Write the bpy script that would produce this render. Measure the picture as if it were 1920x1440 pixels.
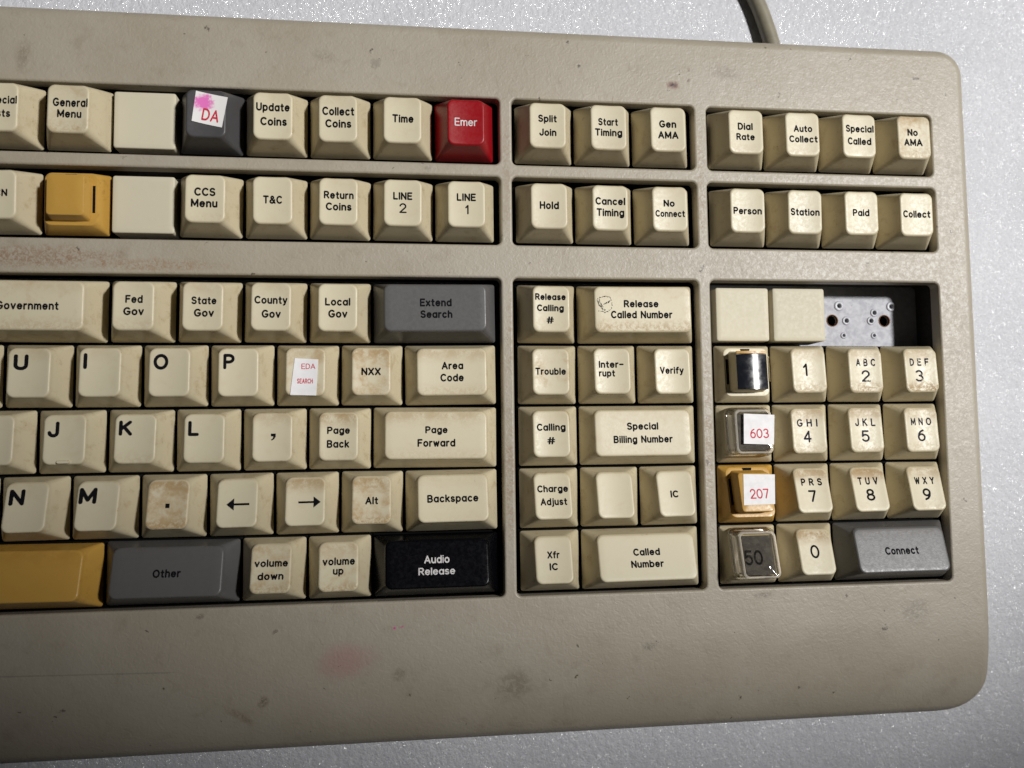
import bpy, bmesh, math, random
from mathutils import Vector, Matrix
from mathutils.geometry import delaunay_2d_cdt

random.seed(7)
for o in list(bpy.data.objects):
    bpy.data.objects.remove(o)
scene = bpy.context.scene
COL = scene.collection
MM = 0.001
ZK = 22.0          # height of the keycap base plane above the foam, mm

# ---------------------------------------------------------------- camera
cam_data = bpy.data.cameras.new('camera')
cam = bpy.data.objects.new('camera', cam_data)
COL.objects.link(cam)
scene.camera = cam
cam_data.sensor_fit = 'HORIZONTAL'
cam_data.sensor_width = 36.0
cam_data.lens = 36.0 * 1600.0 / 1920.0
cam_data.clip_start = 0.005
cam_data.clip_end = 50.0
CR = Matrix(((0.99200449, 0.00430139, -0.12612929),
             (-0.01310721, 0.99752575, -0.06906934),
             (0.12552012, 0.0701703, 0.9896064)))
cam.matrix_world = Matrix.Translation(Vector((-28.663, 45.567, 262.345 + ZK)) * MM) @ CR.to_4x4()
cam_data.dof.use_dof = True
cam_data.dof.focus_distance = 0.262
cam_data.dof.aperture_fstop = 13.0

# ---------------------------------------------------------------- world, lamp, exposure
world = bpy.data.worlds.new('World')
scene.world = world
world.use_nodes = True
bg = world.node_tree.nodes['Background']
bg.inputs[0].default_value = (0.92, 0.93, 1.0, 1)
bg.inputs[1].default_value = 0.014

lamp_data = bpy.data.lights.new('desk_lamp', 'SPOT')
lamp = bpy.data.objects.new('desk_lamp', lamp_data)
COL.objects.link(lamp)
LP = Vector((920, 361, 1400 + ZK)) * MM
LT = Vector((147, 287, ZK)) * MM
lamp.location = LP
lamp.rotation_euler = (LT - LP).to_track_quat('-Z', 'Y').to_euler()
lamp_data.energy = 142.0
lamp_data.color = (1.0, 0.985, 0.97)
lamp_data.shadow_soft_size = 0.075
lamp_data.spot_size = math.radians(26.0)
lamp_data.spot_blend = 0.42

vs = scene.view_settings
vs.view_transform = 'Standard'
vs.look = 'None'
vs.exposure = 0.0
vs.gamma = 1.0
vs.use_curve_mapping = False

# ---------------------------------------------------------------- helpers
def link(name, mesh, material=None, parent=None, loc=(0, 0, 0), label=None):
    o = bpy.data.objects.new(name, mesh)
    COL.objects.link(o)
    if material is not None and not mesh.materials:
        mesh.materials.append(material)
    if parent is not None:
        o.parent = parent
    o.location = Vector(loc) * MM
    if label:
        o['label'] = label
    return o

def mesh_from(verts, faces, smooth=True, name='mesh'):
    me = bpy.data.meshes.new(name)
    me.from_pydata([(v[0] * MM, v[1] * MM, v[2] * MM) for v in verts], [], faces)
    me.validate()
    me.update()
    if smooth:
        me.polygons.foreach_set('use_smooth', [True] * len(me.polygons))
    return me

def sharp_by_angle(me, deg=35):
    me.set_sharp_from_angle(angle=math.radians(deg))
    return me

def rrect(hx, hy, r, n=5, m=4, cx=0.0, cy=0.0):
    """rounded rectangle, counter-clockwise, constant point count"""
    r = min(r, hx * 0.98, hy * 0.98)
    pts = []
    cs = [(hx - r, hy - r, 0), (-hx + r, hy - r, 90), (-hx + r, -hy + r, 180), (hx - r, -hy + r, 270)]
    for i, (px, py, a0) in enumerate(cs):
        for j in range(n + 1):
            a = math.radians(a0 + 90 * j / n)
            pts.append((cx + px + r * math.cos(a), cy + py + r * math.sin(a)))
        q = cs[(i + 1) % 4]
        a = math.radians(q[2])
        e = (cx + q[0] + r * math.cos(a), cy + q[1] + r * math.sin(a))
        s = pts[-1]
        for j in range(1, m):
            pts.append((s[0] + (e[0] - s[0]) * j / m, s[1] + (e[1] - s[1]) * j / m))
    return pts

def loft(rings, close_top=True, close_bottom=False):
    n = len(rings[0])
    verts = [v for r in rings for v in r]
    faces = []
    for k in range(len(rings) - 1):
        a, b = k * n, (k + 1) * n
        for i in range(n):
            j = (i + 1) % n
            faces.append((a + i, a + j, b + j, b + i))
    if close_top:
        faces.append(tuple(range((len(rings) - 1) * n, len(rings) * n)))
    if close_bottom:
        faces.append(tuple(reversed(range(n))))
    return verts, faces

# ---------------------------------------------------------------- materials
class NT:
    def __init__(self, name):
        self.m = bpy.data.materials.new(name)
        self.m.use_nodes = True
        self.t = self.m.node_tree
        self.p = self.t.nodes['Principled BSDF']
    def n(self, kind, **kw):
        nd = self.t.nodes.new(kind)
        for k, v in kw.items():
            setattr(nd, k, v)
        return nd
    def set(self, sock, v):
        if hasattr(v, 'is_output'):
            self.t.links.new(v, sock)
        else:
            sock.default_value = v
    def math(self, op, a, b=None, c=None, clamp=False):
        nd = self.n('ShaderNodeMath', operation=op, use_clamp=clamp)
        self.set(nd.inputs[0], a)
        if b is not None: self.set(nd.inputs[1], b)
        if c is not None: self.set(nd.inputs[2], c)
        return nd.outputs[0]
    def vmath(self, op, a, b=None):
        nd = self.n('ShaderNodeVectorMath', operation=op)
        self.set(nd.inputs[0], a)
        if b is not None: self.set(nd.inputs[1], b)
        return nd.outputs['Value'] if op in ('LENGTH', 'DISTANCE', 'DOT_PRODUCT') else nd.outputs['Vector']
    def ramp(self, v, a, b, lo=0.0, hi=1.0, kind='SMOOTHSTEP'):
        nd = self.n('ShaderNodeMapRange', interpolation_type=kind)
        self.set(nd.inputs['Value'], v)
        nd.inputs['From Min'].default_value = a; nd.inputs['From Max'].default_value = b
        nd.inputs['To Min'].default_value = lo; nd.inputs['To Max'].default_value = hi
        return nd.outputs['Result']
    def noise(self, vec, scale, detail=3.0, rough=0.55, dist=0.0, color=False):
        nd = self.n('ShaderNodeTexNoise')
        self.set(nd.inputs['Vector'], vec)
        nd.inputs['Scale'].default_value = scale
        nd.inputs['Detail'].default_value = detail
        nd.inputs['Roughness'].default_value = rough
        nd.inputs['Distortion'].default_value = dist
        return nd.outputs['Color' if color else 'Fac']
    def voronoi(self, vec, scale, feature='F1', out='Distance', rnd=1.0):
        nd = self.n('ShaderNodeTexVoronoi', feature=feature)
        self.set(nd.inputs['Vector'], vec)
        nd.inputs['Scale'].default_value = scale
        nd.inputs['Randomness'].default_value = rnd
        return nd.outputs[out]
    def mix(self, fac, a, b):
        nd = self.n('ShaderNodeMix', data_type='RGBA')
        self.set(nd.inputs[0], fac)
        self.set(nd.inputs[6], a if hasattr(a, 'is_output') else (*a, 1))
        self.set(nd.inputs[7], b if hasattr(b, 'is_output') else (*b, 1))
        return nd.outputs[2]
    def bump(self, height, strength, dist, normal=None):
        nd = self.n('ShaderNodeBump')
        self.set(nd.inputs['Height'], height)
        nd.inputs['Strength'].default_value = strength
        nd.inputs['Distance'].default_value = dist
        if normal is not None: self.set(nd.inputs['Normal'], normal)
        return nd.outputs['Normal']
    def xyz(self, vec):
        nd = self.n('ShaderNodeSeparateXYZ')
        self.set(nd.inputs[0], vec)
        return nd.outputs
    def obj(self):
        return self.n('ShaderNodeTexCoord').outputs['Object']
    def attr(self, name):
        return self.n('ShaderNodeAttribute', attribute_type='OBJECT', attribute_name=name).outputs['Fac']
    def out(self, color=None, rough=None, normal=None, spec=None):
        if color is not None: self.set(self.p.inputs['Base Color'], color if hasattr(color, 'is_output') else (*color, 1))
        if rough is not None: self.set(self.p.inputs['Roughness'], rough)
        if normal is not None: self.set(self.p.inputs['Normal'], normal)
        if spec is not None: self.set(self.p.inputs['Specular IOR Level'], spec)
        return self.m

def key_material(name, col, stain=(0.38, 0.215, 0.06), rough=0.42, tint=0.5, spec=0.4, relief=0.22):
    t = NT(name)
    ob = t.obj()
    rnd = t.n('ShaderNodeObjectInfo').outputs['Random']
    off = t.n('ShaderNodeCombineXYZ')
    for i, k in enumerate((37.0, 91.0, 53.0)):
        t.set(off.inputs[i], t.math('MULTIPLY', rnd, k))
    v = t.vmath('ADD', ob, off.outputs[0])
    x, y, z = t.xyz(ob)
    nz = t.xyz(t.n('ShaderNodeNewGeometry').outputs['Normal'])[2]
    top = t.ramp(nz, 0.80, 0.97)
    n1 = t.noise(v, 260, 5, 0.62, 0.3)
    n2 = t.noise(v, 900, 4, 0.6, 0.6)
    n3 = t.noise(v, 1900, 3, 0.6, 1.2)
    g, gt, gl = t.attr('grime'), t.attr('grime_back'), t.attr('grime_front')
    # over-all yellowed finger grime
    lo = t.math('SUBTRACT', 0.78, t.math('MULTIPLY', g, 0.45))
    m1 = t.math('MULTIPLY', t.math('MULTIPLY', t.math('SUBTRACT', n1, lo), 4.0, clamp=True), t.ramp(g, 0, .9), clamp=True)
    m1 = t.math('MULTIPLY', m1, t.ramp(n2, .25, .65, .45, 1.0))
    # crust along the back and front edge of the top
    bb = t.math('MULTIPLY', t.ramp(y, 0.0022, 0.0070), gt)
    m2 = t.math('MULTIPLY', bb, t.ramp(t.math('ADD', n1, t.math('MULTIPLY', n3, .5)), .50, .85), clamp=True)
    fb = t.math('MULTIPLY', t.ramp(y, -0.0020, -0.0058), gl)
    m3 = t.math('MULTIPLY', fb, t.ramp(t.math('ADD', n2, t.math('MULTIPLY', n3, .6)), .62, 1.0), clamp=True)
    m = t.math('MULTIPLY', t.math('ADD', t.math('ADD', m1, m2), m3, clamp=True), top)
    # faint dirt anywhere, tiny flecks
    faint = t.math('MULTIPLY', t.ramp(n1, .5, .75), .16)
    fl = t.math('MULTIPLY', t.ramp(n3, .69, .74), t.ramp(n2, .5, .62))
    c = t.mix(t.math('MULTIPLY', m, .62), col, stain)
    c = t.mix(t.math('MULTIPLY', t.math('MULTIPLY', t.math('ADD', m2, m3, clamp=True), top), .6), c, tuple(k * .6 for k in stain))
    c = t.mix(t.math('MULTIPLY', faint, tint), c, stain)
    c = t.mix(t.math('MULTIPLY', fl, .55 * min(1, tint * 2)), c, (0.10, 0.06, 0.03))
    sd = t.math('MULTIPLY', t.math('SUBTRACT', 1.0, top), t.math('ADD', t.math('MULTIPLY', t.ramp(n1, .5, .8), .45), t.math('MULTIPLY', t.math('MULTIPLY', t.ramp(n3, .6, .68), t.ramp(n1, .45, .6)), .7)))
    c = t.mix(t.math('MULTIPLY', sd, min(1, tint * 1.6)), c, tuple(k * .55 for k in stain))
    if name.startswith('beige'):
        c = t.mix(t.math('MULTIPLY', t.math('SUBTRACT', 1.0, top), .26), c, (0.36, 0.265, 0.115))  # yellowing of the side faces, deepened to stand in for their shade
    val = t.n('ShaderNodeHueSaturation')
    t.set(val.inputs['Value'], t.ramp(rnd, 0, 1, .955, 1.03, 'LINEAR'))
    t.set(val.inputs['Color'], c)
    nb = t.bump(t.noise(v, 2600, 2, .5), relief, 0.00006)
    r = t.math('ADD', t.ramp(n2, .3, .7, rough - .05, rough + .07), t.math('MULTIPLY', m, .22))
    return t.out(val.outputs[0], r, nb, spec)

M = {}
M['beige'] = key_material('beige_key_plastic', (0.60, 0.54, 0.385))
M['blank'] = key_material('pale_blank_plastic', (0.58, 0.53, 0.40), rough=.5, tint=.25, spec=.25, relief=.08)
M['grey'] = key_material('grey_key_plastic', (0.104, 0.101, 0.099), (0.10, 0.07, 0.05), .38, .3)
M['darkgrey'] = key_material('dark_grey_key_plastic', (0.066, 0.064, 0.065), (0.10, 0.07, 0.05), .42, .3)
M['black'] = key_material('black_key_plastic', (0.002, 0.0022, 0.0035), (0.02, 0.015, 0.01), .26, .1, .2)
M['red'] = key_material('red_key_plastic', (0.27, 0.004, 0.008), (0.12, 0.02, 0.01), .36, .15)
M['amber'] = key_material('amber_key_plastic', (0.48, 0.275, 0.055), (0.30, 0.13, 0.02), .36, .5)

def flat_material(name, col, rough=.5, spec=.5, vary=.25, scale=900, metal=0.0):
    t = NT(name)
    n = t.noise(t.obj(), scale, 4, .6)
    c = t.mix(t.ramp(n, .35, .7), col, tuple(k * (1 - vary) for k in col))
    t.p.inputs['Metallic'].default_value = metal
    return t.out(c, t.ramp(n, .3, .7, rough - .06, rough + .08), None, spec)

M['ink'] = flat_material('black_ink', (0.005, 0.005, 0.007), .7, .08)
M['ink_white'] = flat_material('white_ink', (0.70, 0.68, 0.67), .5)
M['ink_red'] = flat_material('red_ink', (0.62, 0.03, 0.06), .6, .3, .35, 1600)
M['ink_pale'] = flat_material('charcoal_ink', (0.004, 0.004, 0.006), .7, .08)
M['paper'] = flat_material('white_paper', (0.80, 0.79, 0.79), .6, .3, .06, 500)
M['film'] = flat_material('black_film', (0.010, 0.011, 0.016), .22, .6, .2, 500)
M['film_glare'] = flat_material('black_film_glare', (0.052, 0.050, 0.052), .5, .2, .2, 500)  # black film with its grey glare put into the base colour
M['void'] = flat_material('dark_opening', (0.004, 0.004, 0.004), .8, .1)

def worn_ink():
    t = NT('worn_black_ink')
    n = t.noise(t.obj(), 2600, 3, .65, .6)
    w = t.noise(t.obj(), 420, 2, .5)
    hole = t.math('MULTIPLY', t.ramp(n, .48, .58), t.ramp(w, .46, .62))
    t.p.inputs['Alpha'].default_value = 1
    t.set(t.p.inputs['Alpha'], t.math('SUBTRACT', 1.0, t.math('MULTIPLY', hole, .85)))
    return t.out((0.012, 0.012, 0.025), .65, None, .12)
M['ink_worn'] = worn_ink()

def da_paper():
    t = NT('stained_white_paper')
    ob = t.obj()
    w = t.vmath('ADD', ob, t.vmath('SCALE', t.vmath('SUBTRACT', t.noise(ob, 900, 3, .6, color=True), (.5, .5, .5))))
    for nd in t.t.nodes:
        if nd.bl_idname == 'ShaderNodeVectorMath' and nd.operation == 'SCALE':
            nd.inputs['Scale'].default_value = .004
    d = t.vmath('DISTANCE', t.vmath('MULTIPLY', w, (1, 1.15, 0)), (-.0008, .0039, 0))
    m = t.ramp(d, .0036, .0016)
    c = t.mix(t.math('MULTIPLY', m, .95), (0.78, 0.76, 0.74), (0.72, 0.13, 0.46))
    return t.out(c, .55)
M['paper_stained'] = da_paper()

def clear_plastic(name='clear_plastic', diffuse_mix=.004):
    """thin clear acrylic: Fresnel mix of a clean reflection and straight transmission"""
    t = NT(name)
    n = t.noise(t.obj(), 700, 3, .6)
    gl = t.n('ShaderNodeBsdfGlossy')
    gl.inputs['Color'].default_value = (1, 1, 1, 1)
    t.set(gl.inputs['Roughness'], t.ramp(n, .4, .75, .02, .06))
    tr = t.n('ShaderNodeBsdfTransparent')
    tr.inputs['Color'].default_value = (0.95, 0.93, 0.88, 1)
    fr = t.n('ShaderNodeFresnel')
    fr.inputs['IOR'].default_value = 1.5
    mx = t.n('ShaderNodeMixShader')
    t.set(mx.inputs[0], t.math('MULTIPLY', fr.outputs[0], 1.3, clamp=True))
    t.t.links.new(tr.outputs[0], mx.inputs[1]); t.t.links.new(gl.outputs[0], mx.inputs[2])
    df = t.n('ShaderNodeBsdfDiffuse')
    df.inputs['Color'].default_value = (0.82, 0.76, 0.66, 1)
    mx2 = t.n('ShaderNodeMixShader')
    t.set(mx2.inputs[0], t.ramp(n, .5, .8, diffuse_mix, diffuse_mix + .03))
    t.t.links.new(mx.outputs[0], mx2.inputs[1]); t.t.links.new(df.outputs[0], mx2.inputs[2])
    t.t.links.new(mx2.outputs[0], t.t.nodes['Material Output'].inputs['Surface'])
    return t.m
M['clear'] = clear_plastic()
M['clear_edge'] = clear_plastic('clear_plastic_edge', .38)  # pale diffuse colour painted into cap edges for the light gathering there

def metal_plate():
    t = NT('dull_zinc_plate')
    ob = t.obj()
    n = t.noise(ob, 420, 6, .65, .4)
    n2 = t.noise(ob, 1500, 4, .65, 1.5)
    c = t.mix(t.ramp(n, .35, .7), (0.46, 0.46, 0.49), (0.36, 0.36, 0.39))
    c = t.mix(t.ramp(n2, .66, .72), c, (0.05, 0.045, 0.055))
    return t.out(c, t.ramp(n, .3, .7, .5, .65), t.bump(n2, .15, .0001), .3)
M['metal'] = metal_plate()
M['rivet'] = flat_material('bright_rivet_metal', (0.50, 0.50, 0.54), .4, .5, .25, 900)
M['rust'] = flat_material('rusty_hole_rim', (0.20, 0.085, 0.02), .7)

def case_material():
    t = NT('beige_case_plastic')
    ob = t.obj()
    n1 = t.noise(ob, 28, 4, .6, .3)
    n2 = t.noise(ob, 160, 5, .62, .4)
    n3 = t.noise(ob, 900, 4, .62, .8)
    c = t.mix(t.ramp(n1, .35, .68), (0.352, 0.315, 0.250), (0.318, 0.280, 0.216))
    c = t.mix(t.math('MULTIPLY', t.ramp(n2, .52, .78), .35), c, (0.21, 0.17, 0.12))
    # small dark flecks and short scratches
    wob = t.n('ShaderNodeVectorMath', operation='SCALE')
    t.set(wob.inputs[0], t.vmath('SUBTRACT', t.noise(ob, 520, 2, .6, color=True), (.5, .5, .5)))
    wob.inputs['Scale'].default_value = .0042
    wv = t.vmath('ADD', ob, wob.outputs[0])
    def flecks(scale, size, amount, seed):
        vo = t.n('ShaderNodeTexVoronoi', feature='F1')
        t.set(vo.inputs['Vector'], t.vmath('ADD', wv, (seed, seed * .7, 0)))
        vo.inputs['Scale'].default_value = scale
        r, g_, b_ = [o for o in t.xyz(vo.outputs['Color'])]
        sz = t.math('MULTIPLY', t.ramp(r, 1 - amount, 1.0, 0.0, 1.0, 'LINEAR'), size)
        return t.math('SUBTRACT', 1.0, t.ramp(t.math('SUBTRACT', vo.outputs['Distance'], sz), -.02, .035), clamp=True), t.ramp(r, 1 - amount, 1 - amount + .02)
    for scale, size, amount, seed, st in ((105, .085, .38, .0, .8), (240, .11, .28, .31, .75), (60, .10, .08, .77, .25)):
        f, on = flecks(scale, size, amount, seed)
        c = t.mix(t.math('MULTIPLY', t.math('MULTIPLY', f, on), st), c, (0.05, 0.037, 0.027))
    # dirt marks that sit where they sit on this case
    def spot(cx, cy, rx, ry, colr, st, rot=0.0, warp=.5, sc=260, lo=.3, hi=.6):
        nonlocal c
        p = t.vmath('SUBTRACT', ob, (cx * MM, cy * MM, 0))
        px, py, _ = t.xyz(p)
        a = math.radians(rot)
        u = t.math('ADD', t.math('MULTIPLY', px, math.cos(a) / (rx * MM)), t.math('MULTIPLY', py, math.sin(a) / (rx * MM)))
        w = t.math('ADD', t.math('MULTIPLY', px, -math.sin(a) / (ry * MM)), t.math('MULTIPLY', py, math.cos(a) / (ry * MM)))
        d = t.math('SQRT', t.math('ADD', t.math('MULTIPLY', u, u), t.math('MULTIPLY', w, w)))
        nn = t.noise(ob, sc, 4, .65, .5)
        d = t.math('ADD', d, t.math('MULTIPLY', t.math('SUBTRACT', nn, .5), warp * 2))
        m = t.math('MULTIPLY', t.ramp(d, 1.0, .25), t.ramp(t.noise(ob, sc * 3, 3, .6, .8), lo, hi))
        c = t.mix(t.math('MULTIPLY', m, st), c, colr)
    spot(-134, 101.3, 33, 4.6, (0.20, 0.095, 0.04), .6, 0, .55, 420, .38, .62)
    spot(-100, 99.3, 26, 2.6, (0.24, 0.13, 0.05), .5, 0, .55, 420, .38, .62)
    spot(58.1, 160.1, 2.9, 1.8, (0.15, 0.055, 0.028), .85, 0, .5, 700, .2, .45)
    spot(58.1, 160.2, 1.6, .9, (0.03, 0.012, 0.008), .95, 0, .4, 900, .25, .45)
    spot(63.2, 161.8, 1.2, .6, (0.10, 0.05, 0.03), .8, 60, .6, 900)
    spot(63.4, 165.5, .7, .8, (0.10, 0.05, 0.03), .8, 0, .6, 900)
    spot(-45.5, -17.6, 12, 7, (0.36, 0.15, 0.14), .4, 10, .35, 110, .2, .4)
    spot(-69.5, -28.6, 2.0, 2.6, (0.13, 0.10, 0.06), .75, -25, .35, 500)
    spot(-76, -32.5, 6.5, 1.8, (0.15, 0.11, 0.07), .55, -35, .5, 300)
    spot(-87.1, -3.2, 1.6, 1.0, (0.09, 0.07, 0.05), .7, 20, .6, 700)
    spot(-66.1, -8.3, 1.3, .7, (0.07, 0.05, 0.04), .85, 30, .6, 900)
    spot(-30.1, -22.2, 3.6, 2.6, (0.15, 0.12, 0.08), .5, 30, .4, 300)
    spot(-31.6, -8.6, .6, .5, (0.55, 0.02, 0.26), .95, 0, .3, 900, .1, .3)
    spot(-29.4, -8.3, 1.1, .25, (0.55, 0.02, 0.26), .7, 20, .3, 900, .1, .3)
    spot(-139.2, 160.9, 3, 6, (0.16, 0.12, 0.08), .5, -10, .5, 300)
    spot(4, -27, 7, 6, (0.13, 0.10, 0.07), .45, 20, .5, 200)
    spot(133.5, -9.5, 6.5, 5.5, (0.14, 0.11, 0.075), .45, 0, .5, 260)
    spot(82.7, -3.0, 4.2, 1.5, (0.13, 0.10, 0.07), .65, 0, .6, 420)
    spot(45.7, -17.3, 2.6, 2.1, (0.11, 0.09, 0.065), .5, 0, .6, 420)
    spot(-52, 164.5, 5.0, 2.4, (0.12, 0.095, 0.07), .3, -15, .7, 420)
    spot(75, 165, 9, 3.2, (0.12, 0.09, 0.07), .3, -10, .7, 300)
    spot(20, 121, 3, 24, (0.22, 0.13, 0.06), .0, 0)
    for xx, y0, y1, s in ((3.4, 8, 60, .55), (4.2, 62, 98, .35), (66.6, 8, 80, .45), (66.4, 100, 150, .35), (3.6, 108, 152, .35)):
        spot(xx, (y0 + y1) / 2, 2.0, (y1 - y0) / 2, (0.22, 0.13, 0.06), s, 0, .6, 300, .4, .62)
    # thin pencil line on the palm rest
    x, y, z = t.xyz(ob)
    ly = t.math('SUBTRACT', y, t.math('ADD', -.0187, t.math('MULTIPLY', t.math('ADD', x, .0936), -.021)))
    line = t.math('MULTIPLY', t.ramp(t.math('ABSOLUTE', ly), .00028, .00010), t.ramp(x, -.092, -.097))
    c = t.mix(t.math('MULTIPLY', line, .32), c, (0.10, 0.09, 0.08))
    h = t.math('ADD', t.math('MULTIPLY', t.noise(ob, 620, 2, .5, .9), .7), t.math('MULTIPLY', t.noise(ob, 1700, 2, .5, .5), .3))
    nb = t.bump(h, .33, .00045)
    return t.out(c, t.ramp(n3, .3, .7, .44, .58), nb, .62)
M['case'] = case_material()

def foam_material():
    t = NT('white_foam')
    ob = t.obj()
    wob = t.n('ShaderNodeVectorMath', operation='SCALE')
    t.set(wob.inputs[0], t.vmath('SUBTRACT', t.noise(ob, 700, 2, .6, color=True), (.5, .5, .5)))
    wob.inputs['Scale'].default_value = .0012
    v = t.vmath('ADD', ob, wob.outputs[0])
    d1 = t.voronoi(v, 640)
    fine = t.noise(ob, 1500, 3, .65)
    soft = t.noise(ob, 330, 3, .6)
    h = t.math('ADD', t.math('MULTIPLY', d1, -.35), t.math('ADD', t.math('MULTIPLY', fine, .5), t.math('MULTIPLY', soft, .8)))
    nb = t.bump(h, .55, .0009)
    # every closed cell is a little film window with its own tilt
    def facets(scale, amp):
        vo = t.n('ShaderNodeTexVoronoi', feature='F1')
        t.set(vo.inputs['Vector'], v)
        vo.inputs['Scale'].default_value = scale
        a = t.vmath('MULTIPLY', t.vmath('SUBTRACT', vo.outputs['Color'], (.5, .5, .5)), (amp, amp, 0))
        return t.vmath('NORMALIZE', t.vmath('ADD', t.vmath('ADD', a, t.vmath('SCALE', nb)), (0, 0, .0)))
    ns = facets(1250, 1.2)
    for nd in t.t.nodes:
        if nd.bl_idname == 'ShaderNodeVectorMath' and nd.operation == 'SCALE' and nd.inputs['Scale'].default_value != wob.inputs['Scale'].default_value:
            nd.inputs['Scale'].default_value = 1.0
    big = t.noise(ob, 22, 3, .5)
    c = t.mix(t.ramp(big, .3, .7), (0.61, 0.617, 0.645), (0.56, 0.566, 0.595))
    c = t.mix(t.math('MULTIPLY', t.ramp(fine, .45, .7), .35), c, (0.41, 0.417, 0.45))
    t.p.inputs['Coat Weight'].default_value = 1.0
    t.p.inputs['Coat Roughness'].default_value = .105
    t.p.inputs['Coat IOR'].default_value = 1.52
    t.set(t.p.inputs['Coat Normal'], ns)
    return t.out(c, .55, nb, .3)
M['foam'] = foam_material()
M['cable'] = flat_material('cable_sheath', (0.25, 0.225, 0.165), .45, .5, .2, 300)
M['case_inner'] = flat_material('inner_case', (0.03, 0.028, 0.026), .7, .2)

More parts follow.
